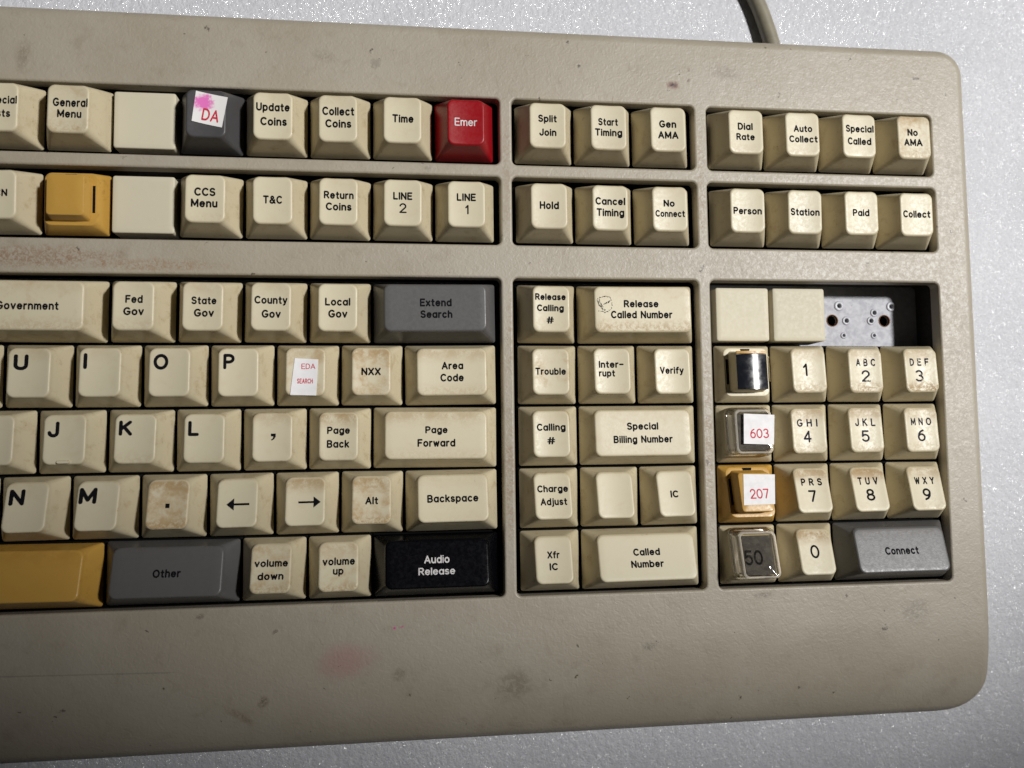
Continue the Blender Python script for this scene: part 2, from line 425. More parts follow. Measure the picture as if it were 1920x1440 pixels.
# ---------------------------------------------------------------- lettering: single-stroke alphabet
def arc(cx, cy, rx, ry, a0, a1, n=None):
    n = n or max(3, int(abs(a1 - a0) / 22))
    return [(cx + rx * math.cos(math.radians(a0 + (a1 - a0) * i / n)), cy + ry * math.sin(math.radians(a0 + (a1 - a0) * i / n))) for i in range(n + 1)]
XH = .70
bowl = lambda: arc(.25, XH / 2, .25, XH / 2, 0, 360)
GL = {
 'A': (.66, [[(0, 0), (.33, 1), (.66, 0)], [(.11, .32), (.55, .32)]]),
 'B': (.56, [[(0, 0), (0, 1), (.3, 1)] + arc(.3, .76, .22, .24, 90, -90) + [(0, .52)], [(.3, .52)] + arc(.3, .26, .26, .26, 90, -90) + [(0, 0)]]),
 'C': (.62, [arc(.35, .5, .35, .5, 48, 312)]),
 'D': (.60, [[(0, 0), (0, 1), (.24, 1)] + arc(.24, .5, .36, .5, 90, -90) + [(0, 0)]]),
 'E': (.50, [[(.5, 1), (0, 1), (0, 0), (.5, 0)], [(0, .52), (.44, .52)]]),
 'F': (.48, [[(.48, 1), (0, 1), (0, 0)], [(0, .52), (.42, .52)]]),
 'G': (.66, [arc(.35, .5, .35, .5, 48, 330) + [(.66, .44), (.40, .44)]]),
 'H': (.56, [[(0, 0), (0, 1)], [(.56, 0), (.56, 1)], [(0, .52), (.56, .52)]]),
 'I': (.0, [[(0, 0), (0, 1)]]),
 'J': (.44, [[(.44, 1), (.44, .26)] + arc(.22, .26, .22, .26, 0, -180)]),
 'K': (.56, [[(0, 0), (0, 1)], [(.54, 1), (0, .40)], [(.19, .60), (.58, 0)]]),
 'L': (.46, [[(0, 1), (0, 0), (.46, 0)]]),
 'M': (.70, [[(0, 0), (0, 1), (.35, .18), (.70, 1), (.70, 0)]]),
 'N': (.58, [[(0, 0), (0, 1), (.58, 0), (.58, 1)]]),
 'O': (.72, [arc(.36, .5, .36, .5, 0, 360)]),
 'P': (.54, [[(0, 0), (0, 1), (.28, 1)] + arc(.28, .73, .26, .27, 90, -90) + [(0, .46)]]),
 'R': (.56, [[(0, 0), (0, 1), (.28, 1)] + arc(.28, .74, .25, .26, 90, -90) + [(0, .48)], [(.28, .48), (.56, 0)]]),
 'S': (.54, [arc(.27, .755, .25, .245, 30, 270) + arc(.27, .255, .27, .255, 90, -150)]),
 'T': (.58, [[(0, 1), (.58, 1)], [(.29, 1), (.29, 0)]]),
 'U': (.56, [[(0, 1), (0, .28)] + arc(.28, .28, .28, .28, 180, 360) + [(.56, 1)]]),
 'V': (.60, [[(0, 1), (.30, 0), (.60, 1)]]),
 'W': (.84, [[(0, 1), (.21, 0), (.42, .9), (.63, 0), (.84, 1)]]),
 'X': (.58, [[(0, 1), (.58, 0)], [(0, 0), (.58, 1)]]),
 'Y': (.58, [[(0, 1), (.29, .48), (.58, 1)], [(.29, .48), (.29, 0)]]),
 'a': (.50, [bowl(), [(.5, XH), (.5, 0)]]),
 'b': (.50, [bowl(), [(0, 1), (0, 0)]]),
 'c': (.46, [arc(.25, XH / 2, .25, XH / 2, 48, 312)]),
 'd': (.50, [bowl(), [(.5, 1), (.5, 0)]]),
 'e': (.50, [[(.02, .37), (.5, .37)] + arc(.25, .35, .25, .35, 4, 318)]),
 'f': (.30, [arc(.30, .80, .18, .20, 80, 180) + [(.12, 0)], [(0, .67), (.30, .67)]]),
 'g': (.50, [bowl(), [(.5, XH), (.5, -.06)] + arc(.26, -.06, .24, .23, 0, -145)]),
 'h': (.44, [[(0, 1), (0, 0)], arc(.22, .44, .22, .26, 180, 0) + [(.44, 0)]]),
 'i': (.0, [[(0, XH), (0, 0)], [(0, .97), (0, .98)]]),
 'j': (.10, [[(.10, XH), (.10, -.12)] + arc(-.04, -.12, .14, .16, 0, -90), [(.10, .97), (.10, .98)]]),
 'k': (.42, [[(0, 1), (0, 0)], [(.40, XH), (0, .27)], [(.14, .42), (.43, 0)]]),
 'l': (.0, [[(0, 1), (0, 0)]]),
 'm': (.72, [[(0, XH), (0, 0)], arc(.18, .46, .18, .24, 180, 0) + [(.36, 0)], arc(.54, .46, .18, .24, 180, 0) + [(.72, 0)]]),
 'n': (.44, [[(0, XH), (0, 0)], arc(.22, .44, .22, .26, 180, 0) + [(.44, 0)]]),
 'o': (.50, [bowl()]),
 'p': (.50, [bowl(), [(0, XH), (0, -.28)]]),
 'r': (.26, [[(0, XH), (0, 0)], arc(.25, .42, .25, .28, 180, 85)]),
 's': (.40, [arc(.20, .52, .18, .18, 35, 270) + arc(.20, .17, .20, .17, 90, -150)]),
 't': (.28, [[(.12, .94), (.12, .14)] + arc(.26, .14, .14, .14, 180, 275), [(0, .67), (.28, .67)]]),
 'u': (.44, [[(0, XH), (0, .24)] + arc(.22, .24, .22, .24, 180, 360) + [(.44, XH)], [(.44, .3), (.44, 0)]]),
 'v': (.46, [[(0, XH), (.23, 0), (.46, XH)]]),
 'w': (.66, [[(0, XH), (.165, 0), (.33, .62), (.495, 0), (.66, XH)]]),
 'x': (.44, [[(0, XH), (.44, 0)], [(0, 0), (.44, XH)]]),
 'y': (.46, [[(0, XH), (.23, .02)], [(.46, XH), (.20, -.14)] + arc(.06, -.10, .14, .16, -30, -90)]),
 '0': (.60, [arc(.30, .5, .30, .5, 0, 360)]),
 '1': (.22, [[(0, .74), (.20, 1), (.20, 0)]]),
 '2': (.56, [arc(.28, .71, .27, .29, 170, -25) + [(0, 0), (.58, 0)]]),
 '3': (.56, [arc(.27, .755, .25, .245, 150, -80) , arc(.27, .265, .29, .265, 85, -150)]),
 '4': (.60, [[(.45, 0), (.45, 1), (0, .28), (.60, .28)]]),
 '5': (.56, [[(.52, 1), (.09, 1), (.04, .50)] + arc(.28, .32, .28, .32, 130, -150)]),
 '6': (.56, [arc(.29, .31, .27, .31, 0, 360), arc(.50, .34, .48, .66, 180, 97)]),
 '7': (.54, [[(0, 1), (.54, 1), (.20, 0)]]),
 '8': (.56, [arc(.28, .76, .24, .24, 0, 360), arc(.28, .26, .28, .26, 0, 360)]),
 '9': (.56, [arc(.27, .69, .27, .31, 0, 360), arc(.06, .66, .48, .66, 0, -83)]),
 '&': (.66, [[(.66, .0), (.16, .72)] + arc(.30, .80, .17, .20, 200, -20) + [(.10, .40)] + arc(.26, .24, .26, .24, 150, 320) + [(.62, .46)]]),
 '#': (.62, [[(.22, 1), (.12, 0)], [(.50, 1), (.40, 0)], [(.02, .66), (.62, .66)], [(0, .33), (.60, .33)]]),
 '-': (.42, [[(0, .48), (.42, .48)]]),
 ' ': (.20, []),
}
def glyph_polys(text, weight, gap=.085):
    """list of convex polygons in cap-height units, and the inked width"""
    polys, x = [], 0.0
    hw = weight / 2
    def disc(c, n=10):
        polys.append([(c[0] + hw * math.cos(2 * math.pi * i / n), c[1] + hw * math.sin(2 * math.pi * i / n)) for i in range(n)])
    for ch in text:
        w, strokes = GL[ch]
        for st in strokes:
            pts = []
            for i, q in enumerate(st):
                if i and (abs(q[0] - st[i-1][0]) + abs(q[1] - st[i-1][1])) < 1e-6: continue
                pts.append((q[0] + x, hw + q[1] * (1 - weight)))
            for i, q in enumerate(pts):
                disc(q)
                if i:
                    a = pts[i-1]; dx, dy = q[0] - a[0], q[1] - a[1]
                    L = math.hypot(dx, dy)
                    k = max(1, int(L / .22))
                    nx, ny = -dy / L * hw, dx / L * hw
                    for j in range(k):
                        s, e = j / k, (j + 1) / k
                        A = (a[0] + dx * s, a[1] + dy * s); B = (a[0] + dx * e, a[1] + dy * e)
                        polys.append([(A[0] - nx, A[1] - ny), (B[0] - nx, B[1] - ny), (B[0] + nx, B[1] + ny), (A[0] + nx, A[1] + ny)])
        x += w + gap + weight
    return polys, x - gap - weight

def union_polys(polys):
    vs_, fs = [], []
    for p in polys:
        fs.append(list(range(len(vs_), len(vs_) + len(p))))
        vs_ += [Vector((q[0], q[1])) for q in p]
    ov, oe, of, _, _, orig = delaunay_2d_cdt(vs_, [], fs, 1, 1e-5)
    keep = [tuple(f) for f, o in zip(of, orig) if len(o)]
    return [(v.x, v.y) for v in ov], keep

def text_shape(text, weight):
    if len(text) > 1: weight *= 1.62
    elif weight < .18: weight *= 1.25
    else: weight *= 1.08
    if text == '.':
        return [(-.5, 0), (.5, 0), (.5, 1), (-.5, 1)], [(0, 1, 2, 3)], 1.0
    if text == ',':
        p = [(-.05, .55), (.30, .55)]
        pts = [(.0, .62), (.0, 1), (.62, 1), (.62, .55), (.42, .18), (.08, .0), (.02, .12), (.26, .34), (.30, .62)]
        v, f = union_polys([[(.0, .6), (.62, .6), (.62, 1), (.0, 1)], [(.30, .6), (.26, .34), (.02, .12), (.08, 0), (.42, .18), (.62, .55), (.62, .6)]])
        return [(a - .31, b) for a, b in v], f, .62
    if text in '<>':
        s = 1 if text == '>' else -1
        v, f = union_polys([[(-1, .5 - .09), (.45, .5 - .09), (.45, .5 + .09), (-1, .5 + .09)], [(.35, 0), (1, .5), (.35, 1)]])
        v = [(a * s, b) for a, b in v]
        if s < 0: f = [tuple(reversed(q)) for q in f]
        return v, f, 2.0
    polys, w = glyph_polys(text, weight)
    v, f = union_polys(polys)
    return [(a - w / 2, b) for a, b in v], f, w + weight

def legend_mesh(lines, zfun, lift=.035):
    verts, faces = [], []
    for text, cx, cy, w, cap, weight in lines:
        v, f, nat = text_shape(text, weight)
        sx = w / nat
        if len(text) == 1 and text in 'I1': sx = cap
        n0 = len(verts)
        for a, b in v:
            x, y = cx + a * sx, cy + (b - .5) * cap
            verts.append((x, y, zfun(x, y) + lift))
        faces += [tuple(i + n0 for i in q) for q in f]
    return mesh_from(verts, faces, False, 'legend')

# ---------------------------------------------------------------- setting: the foam sheet
P = 19.05
def foam():
    n = 24
    vs_, fs = [], []
    for j in range(n + 1):
        for i in range(n + 1):
            x = -900 + 1800 * i / n; y = -900 + 1800 * j / n
            r = max(0, math.hypot(x - 10, y - 65) - 330)
            vs_.append((x, y, 1.2 * math.sin(x * .011) * math.cos(y * .013) * min(1, r / 200)))
    for j in range(n):
        for i in range(n):
            a = j * (n + 1) + i
            fs.append((a, a + 1, a + n + 2, a + n + 1))
    o = link('foam_sheet', mesh_from(vs_, fs, True, 'foam_sheet'), M['foam'])
    o['kind'] = 'structure'
    o['label'] = 'white packing foam sheet with sparkling cells under the keyboard'
    o['category'] = 'foam sheet'
foam()

# ---------------------------------------------------------------- the keyboard
keyboard = bpy.data.objects.new('keyboard', None)
COL.objects.link(keyboard)
keyboard['label'] = 'dirty beige telephone operator keyboard lying on white foam'
keyboard['category'] = 'keyboard'

ZC = 3.0                                   # case deck above keycap base plane
OUT = (-232.0, 160.6, -45.2, 177.0)        # x0 x1 y0 y1
WELLS = [(-186.5, 1.35, -0.7, 96.6), (-186.5, 1.45, 132.5, 153.6), (-186.5, 1.55, 107.0, 128.6),
         (5.1, 64.6, -0.7, 96.6), (5.4, 64.7, 132.5, 153.6), (5.2, 64.9, 107.0, 128.6),
         (68.6, 147.0, -0.7, 96.6), (69.0, 147.0, 132.5, 153.4), (68.6, 147.3, 107.0, 128.5)]

def sd_rrect(x, y, b, radii):
    """signed distance to a rounded box, negative inside, and its gradient; radii per corner (tr, tl, bl, br)"""
    cx, cy = (b[0] + b[1]) / 2, (b[2] + b[3]) / 2
    hx, hy = (b[1] - b[0]) / 2, (b[3] - b[2]) / 2
    px, py = x - cx, y - cy
    r = radii[(0 if py > 0 else 3) if px > 0 else (1 if py > 0 else 2)]
    sx, sy = (1 if px >= 0 else -1), (1 if py >= 0 else -1)
    qx, qy = abs(px) - hx + r, abs(py) - hy + r
    if qx > 0 and qy > 0:
        L = math.hypot(qx, qy)
        return L - r, (sx * qx / L, sy * qy / L)
    if qx > qy: return qx - r, (sx, 0.0)
    return qy - r, (0.0, sy)

ORAD = (9.0, 9.0, 14.0, 14.0)
RO, RW = 3.6, 0.8
def fil(d, r):
    if d >= r: return 0.0, 0.0
    d = max(d, 2e-3 * r)
    s = math.sqrt(r * r - (r - d) ** 2)
    return r - s, -(r - d) / s
def deck(y):
    y1, y0, dz = -12.0, OUT[2], 10.5
    if y >= y1: return ZC, 0.0
    t = min(.985, (y1 - y) / (y1 - y0))
    s = math.sqrt(1 - t * t)
    return ZC - dz * (1 - s), dz * t / s / (y1 - y0)
def case_z(x, y):
    z, dzy = deck(y)
    gx, gy = 0.0, dzy
    d, g = sd_rrect(x, y, OUT, ORAD)
    f, fp = fil(-d, RO)
    z -= f; gx -= fp * -g[0]; gy -= fp * -g[1]
    for w in WELLS:
        if x < w[0] - 2 or x > w[1] + 2 or y < w[2] - 2 or y > w[3] + 2: continue
        d, g = sd_rrect(x, y, w, (1.6,) * 4)
        f, fp = fil(d, RW)
        z -= f; gx -= fp * g[0]; gy -= fp * g[1]
    L = math.sqrt(1 + gx * gx + gy * gy)
    return z, (-gx / L, -gy / L, 1 / L)

def ring_of(b, radii, inset, step=7.0, n=7):
    """closed polyline of a rounded box inset (positive = inwards)"""
    x0, x1, y0, y1 = b[0] + inset, b[1] - inset, b[2] + inset, b[3] - inset
    rr = [max(.05, r - inset) for r in radii]
    cs = [(x1 - rr[0], y1 - rr[0], 0, rr[0]), (x0 + rr[1], y1 - rr[1], 90, rr[1]), (x0 + rr[2], y0 + rr[2], 180, rr[2]), (x1 - rr[3], y0 + rr[3], 270, rr[3])]
    pts = []
    for i, (cx, cy, a0, r) in enumerate(cs):
        for j in range(n + 1):
            a = math.radians(a0 + 90 * j / n)
            pts.append((cx + r * math.cos(a), cy + r * math.sin(a)))
        q = cs[(i + 1) % 4]; a = math.radians(q[2])
        e = (q[0] + q[3] * math.cos(a), q[1] + q[3] * math.sin(a)); s = pts[-1]
        m = max(2, int(math.hypot(e[0] - s[0], e[1] - s[1]) / step))
        for j in range(1, m):
            pts.append((s[0] + (e[0] - s[0]) * j / m, s[1] + (e[1] - s[1]) * j / m))
    return pts

def build_case():
    pts, edges = [], []
    outer = None
    def add_ring(r):
        n0 = len(pts); k = len(r)
        pts.extend(Vector(q) for q in r)
        edges.extend((n0 + i, n0 + (i + 1) % k) for i in range(k))
        return (n0, k)
    for d in (0, .03, .12, .3, .6, 1.0, 1.5, 2.1, 2.8, RO, RO + .6):
        add_ring(ring_of(OUT, ORAD, d, 7))
    for w in WELLS:
        for d in (0, .015, .05, .12, .24, .4, .6, RW, RW + .25):
            add_ring(ring_of(w, (1.6,) * 4, -d, 9, 6))
    y = OUT[2] + 5
    while y < -4:
        x = OUT[0] + 6
        while x < OUT[1] - 5:
            pts.append(Vector((x, y))); x += 6
        y += 1.7
    for y in range(4, 176, 9):
        for i in range(60):
            x = OUT[0] + 6 + i * 6.5
            if x < OUT[1] - 5 and all(sd_rrect(x, y, w, (1.6,) * 4)[0] > 1.3 for w in WELLS) and sd_rrect(x, y, OUT, ORAD)[0] < -4.5:
                pts.append(Vector((x, y)))
    ov, oe, of, *_ = delaunay_2d_cdt(pts, edges, [], 0, 1e-4)
    keep = []
    for f in of:
        cx = sum(ov[i].x for i in f) / len(f); cy = sum(ov[i].y for i in f) / len(f)
        if sd_rrect(cx, cy, OUT, ORAD)[0] > 1e-4: continue
        if any(sd_rrect(cx, cy, w, (1.6,) * 4)[0] < -1e-4 for w in WELLS): continue
        keep.append(tuple(f))
    verts, nor = [], []
    for v in ov:
        z, n = case_z(v.x, v.y)
        verts.append((v.x, v.y, z + ZK)); nor.append(n)
    faces = list(keep)
    # skirts: outside wall to the foam, well walls down into the body
    def skirt(ring, gfun, zs, flip):
        k = len(ring)
        base = len(verts)
        for z in zs:
            for q in ring:
                g = gfun(q)
                zz = case_z(*q)[0] + ZK if z is None else z
                verts.append((q[0], q[1], zz)); nor.append((g[0], g[1], 0.0))
        for lv in range(len(zs) - 1):
            a = base + lv * k
            for i in range(k):
                j = (i + 1) % k
                f = (a + i, a + k + i, a + k + j, a + j)
                faces.append(tuple(reversed(f)) if flip else f)
    ro = ring_of(OUT, ORAD, 0, 7)
    skirt(ro, lambda q: sd_rrect(q[0], q[1], OUT, ORAD)[1], (None, ZK - 14, 0.0), False)
    for w in WELLS:
        rw = ring_of(w, (1.6,) * 4, 0, 9, 6)
        def gf(q, w=w):
            g = sd_rrect(q[0], q[1], w, (1.6,) * 4)[1]
            return (-g[0], -g[1])
        skirt(rw, gf, (None, ZK - 1.5), True)
    me = mesh_from(verts, faces, True, 'case')
    # custom normals (validate() keeps vertex order)
    if len(me.vertices) == len(nor):
        me.normals_split_custom_set_from_vertices([Vector(n) for n in nor])
    link('case', me, M['case'], keyboard)
build_case()

# walls added below each well lip, shade put into their near-black colour
for w in WELLS:
    ring = ring_of((w[0] - 1.2, w[1] + 1.2, w[2] - 1.2, w[3] + 1.2), (1.6,) * 4, 0, 30, 3)
    inner = ring_of(w, (1.6,) * 4, -.01, 30, 3)
    k_ = len(ring)
    lv = [(inner, ZK - 1.5), (ring, ZK - 1.5), (ring, ZK - 12.3)]
    m_ = [ring_of(w, (1.6,) * 4, -.01, 30, 3), ring, ring]
    if len(inner) == k_:
        vv = [(x, y, z) for r, z in lv for x, y in r]
        ff = [(l * k_ + i, l * k_ + k_ + i, l * k_ + k_ + (i + 1) % k_, l * k_ + (i + 1) % k_) for l in range(2) for i in range(k_)]
        link('well_shade_wall', sharp_by_angle(mesh_from(vv, [tuple(reversed(f)) for f in ff], True)), M['case_inner'], keyboard)

# mounting plate with its punched holes, seen where two keys are missing
RIM = []
def build_plate():
    XR = 69.685
    holes = []
    for c in (1, 2, 3):
        cx, cy = XR + (c + .5) * P, 4.5 * P
        holes += [(cx, cy + .3, 1.9, 0)]
    for cx, cy, r, rim in ((119.9, 91.1, .72, 1.75), (122.4, 86.0, .72, 1.55), (131.4, 86.0, .72, 1.5), (132.7, 88.8, .70, 1.45),
                           (121.2, 80.9, .5, 1.15), (132.3, 80.9, .5, 1.15), (139.0, 91.0, .72, 1.75), (113.0, 87.6, .6, 1.4), (113.6, 80.8, .5, 1.1)):
        holes.append((cx, cy, r, rim))
    pts = [Vector(q) for q in ((-190, -4), (150, -4), (150, 156), (-190, 156))]
    edges = [(0, 1), (1, 2), (2, 3), (3, 0)]
    for cx, cy, r, rim in holes:
        n0, k = len(pts), 20
        pts += [Vector((cx + r * math.cos(2 * math.pi * i / k), cy + r * math.sin(2 * math.pi * i / k))) for i in range(k)]
        edges += [(n0 + i, n0 + (i + 1) % k) for i in range(k)]
    ov, oe, of, *_ = delaunay_2d_cdt(pts, edges, [], 0, 1e-4)
    zt = ZK - 12.0
    verts = [(v.x, v.y, zt) for v in ov]
    faces = []
    for f in of:
        cx = sum(ov[i].x for i in f) / len(f); cy = sum(ov[i].y for i in f) / len(f)
        if all(math.hypot(cx - h[0], cy - h[1]) > h[2] * .97 for h in holes): faces.append(tuple(f))
    for cx, cy, r, rim in holes:
        k, n0 = 20, len(verts)
        for z in (zt, zt - 1.5):
            verts += [(cx + r * math.cos(2 * math.pi * i / k), cy + r * math.sin(2 * math.pi * i / k), z) for i in range(k)]
        for i in range(k):
            j = (i + 1) % k
            faces.append((n0 + i, n0 + j, n0 + k + j, n0 + k + i))
    plate = link('mounting_plate', sharp_by_angle(mesh_from(verts, faces, True, 'mounting_plate')), M['metal'], keyboard, label='grey metal mounting plate with punched holes')
    for cx, cy, r, rim in holes:
        prof = [(r, .0), (r + .02, .28), (r + .12, .38), ((r + rim) / 2, .42), (rim - .15, .34), (rim, .05), (rim + .02, -.05)] if rim else [(r - .02, -.8), (r - .02, .12), (r + .10, .16), (r + .22, .10), (r + .24, -.05)]
        k = 24
        vs_ = [(a * math.cos(2 * math.pi * i / k), a * math.sin(2 * math.pi * i / k), b) for a, b in prof for i in range(k)]
        fs = [(l * k + i, l * k + (i + 1) % k, (l + 1) * k + (i + 1) % k, (l + 1) * k + i) for l in range(len(prof) - 1) for i in range(k)]
        link('rivet_rim' if rim else 'plunger_hole_rim', mesh_from(vs_, [tuple(reversed(f)) for f in fs], True), M['rivet'] if rim else M['rust'], plate, (cx, cy, zt))
    # dark circuit layer under the plate, floor of the case
    b = rrect(165, 78, 2, 3, 2, -20, 76)
    v, f = loft([[(x, y, 1.0) for x, y in b], [(x, y, ZK - 15.5) for x, y in b]], True, True)
    link('inner_tray', sharp_by_angle(mesh_from(v, f, True)), M['case_inner'], keyboard)
build_plate()

# ---------------------------------------------------------------- keycaps
XO = {'m': 0.0, 'c': 6.22, 'r': 69.685}
YO = {'A': 0.0, 'B': P, 'C': 2 * P, 'D': 3 * P, 'E': 4 * P, 'F': 107.87, 'G': 133.39}
PROF = {'A': (10.19, 5.94, 3.61, 17.44), 'B': (9.72, 5.76, 3.48, 17.42), 'C': (7.43, 6.0, 2.91, 17.25), 'D': (8.34, 7.29, 2.87, 17.16),
        'E': (10.3, 10.08, 2.6, 16.84), 'F': (9.33, 9.47, 2.72, 16.94), 'G': (9.82, 9.74, 2.4, 16.72)}
GAP, INS = .425, 3.32
DISH = {'A': .40, 'B': .55, 'C': .6, 'D': .6, 'E': .5, 'F': .45, 'G': .45}

def top_fun(row, w, extra=0.0, dish=None):
    """height of the key top in local coordinates (origin at the cell centre)"""
    zf, zb, yf, yb = PROF[row]
    hw = w * P / 2 - GAP - INS
    dd = DISH[row] if dish is None else dish
    if w > 1.6: dd *= .55
    def f(x, y):
        t = (y + P / 2 - yf) / (yb - yf)
        u = min(1.0, abs(x) / hw)
        return zf + (zb - zf) * t + extra - dd * (1 - u * u) + dd * .45
    return f

CACHE = {}
def keycap_mesh(row, w):
    if (row, w) in CACHE: return CACHE[(row, w)]
    zf, zb, yf, yb = PROF[row]
    hbx, hby = w * P / 2 - GAP, P / 2 - GAP
    htx, hty = hbx - INS, (yb - yf) / 2
    tcy = (yf + yb) / 2 - P / 2
    zt = top_fun(row, w)
    N, Mm = 6, (6 if w < 1.3 else 12)
    rings = []
    # skirt: slight lip, then straight drafted sides, faintly hollow
    def section(s):
        k = s ** 1.06
        hx = hbx + (htx - hbx) * k; hy = hby + (hty - hby) * k
        r = .75 + (2.1 - .75) * s
        return rrect(hx, hy, r, N, Mm, 0, tcy * k)
    edge = .75
    levels = (0, .06, .2, .4, .6, .78, .9)
    topring = section(1.0)
    for s in levels:
        pts = section(s * (1 - .0))
        rings.append([(x, y, s * (zt(tx, ty) - edge)) for (x, y), (tx, ty) in zip(pts, topring)])
    rings[0] = [(x, y, 0.0) for x, y, z in rings[0]]
    # rolled edge
    for a in (0, 20, 40, 58, 74, 90):
        c, s = math.cos(math.radians(a)), math.sin(math.radians(a))
        ins = edge * .95 * (1 - c)
        hx = htx - ins; hy = hty - ins
        pts = rrect(hx, hy, max(.4, 2.1 - ins * .6), N, Mm, 0, tcy)
        rings.append([(x, y, zt(x, y) - edge * (1 - s)) for x, y in pts])
    for k in (.88, .7, .5, .28, .1):
        pts = rrect((htx - edge * .95) * k, (hty - edge * .95) * k, max(.1, 1.5 * k), N, Mm, 0, tcy)
        rings.append([(x, y, zt(x, y)) for x, y in pts])
    v, f = loft(rings)
    me = mesh_from(v, f, True, 'keycap')
    CACHE[(row, w)] = me
    return me

def blank_mesh():
    if 'blank' in CACHE: return CACHE['blank']
    rings = []
    h = 2.6
    for z, ins in ((-9, .45), (h - .5, .45), (h - .28, .5), (h - .1, .62), (h, .85)):
        rings.append([(x, y, z) for x, y in rrect(P / 2 - .35 - ins + (.12 if z > 0 else .12), P / 2 - .5 - ins, .7, 4, 3)])
    for k in (.85, .5, .1):
        rings.append([(x, y, h - .05 * (1 - k)) for x, y in rrect((P / 2 - 1.2) * k, (P / 2 - 1.35) * k, .5 * k, 4, 3)])
    v, f = loft(rings)
    CACHE['blank'] = mesh_from(v, f, True, 'blank_cap')
    return CACHE['blank']

def relegend_mesh(row):
    if ('re', row) in CACHE: return CACHE[('re', row)]
    plane = top_fun(row, 1, 0, 0)
    tcy = (PROF[row][2] + PROF[row][3]) / 2 - P / 2
    rings = []
    hb = P / 2 - GAP
    def put(hx, hy, r, zz, cy):
        rings.append([(x, y, zz(x, y)) for x, y in rrect(hx, hy, r, 4, 4, 0, cy)])
    sh = lambda k: (lambda x, y: plane(x, y) + k)
    put(hb, hb, .7, lambda x, y: 0.0, 0)
    put(hb - .12, hb - .1, .7, lambda x, y: .5, 0)
    put(7.35, 7.75, 1.9, sh(-3.9), tcy * .8)
    put(7.2, 7.6, 1.9, sh(-3.7), tcy * .8)
    put(6.95, 7.35, 1.8, sh(-3.65), tcy * .8)
    put(5.75, 6.55, 1.0, sh(-3.67), tcy)
    put(5.6, 6.4, 1.0, sh(-3.4), tcy)
    put(5.15, 5.95, .95, sh(.5), tcy)
    put(5.0, 5.8, .95, sh(.8), tcy)
    put(4.7, 5.5, .8, sh(.9), tcy)
    put(2, 2.4, .3, sh(.84), tcy)
    v, f = loft(rings)
    me = mesh_from(v, f, True, 'relegendable_keycap')
    sharp_by_angle(me, 28)
    CACHE[('re', row)] = me
    return me

def patch(quad, zfun, lift, n=6, thick=.09):
    """thin sheet with the four given corners, draped on a height function"""
    a, b, c, d = [Vector(q) for q in quad]       # clockwise from back-left: bl? given tl,tr,br,bl
    vs_, fs = [], []
    for layer in (0, 1):
        for j in range(n + 1):
            for i in range(n + 1):
                u, v = i / n, j / n
                q = (d.lerp(c, u)).lerp(a.lerp(b, u), v)
                vs_.append((q.x, q.y, zfun(q.x, q.y) + lift + (thick if layer else 0)))
    m = (n + 1) ** 2
    for j in range(n):
        for i in range(n):
            k = j * (n + 1) + i
            fs.append((m + k, m + k + 1, m + k + n + 2, m + k + n + 1))
            fs.append((k, k + n + 1, k + n + 2, k + 1))
    rim = [i for i in range(n + 1)] + [j * (n + 1) + n for j in range(1, n + 1)] + [n * (n + 1) + i for i in range(n - 1, -1, -1)] + [j * (n + 1) for j in range(n - 1, 0, -1)]
    for i in range(len(rim)):
        p, q = rim[i], rim[(i + 1) % len(rim)]
        fs.append((p, q, m + q, m + p))
    return sharp_by_angle(mesh_from(vs_, fs, True))

def clear_cap_mesh(row):
    plane = top_fun(row, 1, 0, 0)
    tcy = (PROF[row][2] + PROF[row][3]) / 2 - P / 2
    rings = []
    def put(hx, hy, r, k):
        rings.append([(x, y, plane(x, y) + k) for x, y in rrect(hx, hy, r, 5, 4, 0, tcy)])
    put(7.3, 7.5, 2.2, -3.5); put(7.5, 7.7, 2.2, -3.2); put(7.45, 7.65, 2.2, -2.0)
    put(7.2, 7.4, 2.1, -1.4); put(6.7, 7.1, 1.9, -.8); put(6.2, 6.9, 1.7, 1.2); put(6.0, 6.8, 1.6, 1.75); put(5.75, 6.6, 1.5, 1.95); put(5.3, 6.2, 1.3, 2.0); put(2.5, 3, .6, 2.0)
    top_i = len(rings)
    # underside
    put(2.5, 3, .6, 1.25); put(5.2, 6.05, .9, 1.25); put(5.45, 6.25, 1.0, 1.05); put(5.8, 6.5, 1.1, -.9); put(6.6, 6.9, 1.6, -3.5)
    n = len(rings[0])
    v = [q for r in rings for q in r]
    f = []
    for k in range(len(rings)):
        a, b = k * n, ((k + 1) % len(rings)) * n
        if k == top_i - 1: continue
        for i in range(n):
            j = (i + 1) % n
            f.append((a + i, a + j, b + j, b + i))
    f.append(tuple(range((top_i - 1) * n, top_i * n)))
    f.append(tuple(reversed(range(top_i * n, (top_i + 1) * n))))
    me = sharp_by_angle(mesh_from(v, f, True, 'clear_cap'), 40)
    me.materials.append(M['clear']); me.materials.append(M['clear_edge'])
    for i, pl_ in enumerate(me.polygons):
        lv = i // n
        if i < n * (top_i - 1) and lv in (0, 1, 5, 6, 7): pl_.material_index = 1
    return me

def housing_mesh(w):
    if ('sw', w) in CACHE: return CACHE[('sw', w)]
    b = rrect(w * P / 2 - .08, P / 2 - .08, .3, 2, 2)
    c = rrect(w * P / 2 - 1.2, P / 2 - 1.2, .3, 2, 2)
    v, f = loft([[(x, y, -11.9) for x, y in b], [(x, y, -2.2) for x, y in b], [(x, y, -1.0) for x, y in c]], True, True)
    CACHE[('sw', w)] = mesh_from(v, f, False, 'switch_housing')
    return CACHE[('sw', w)]

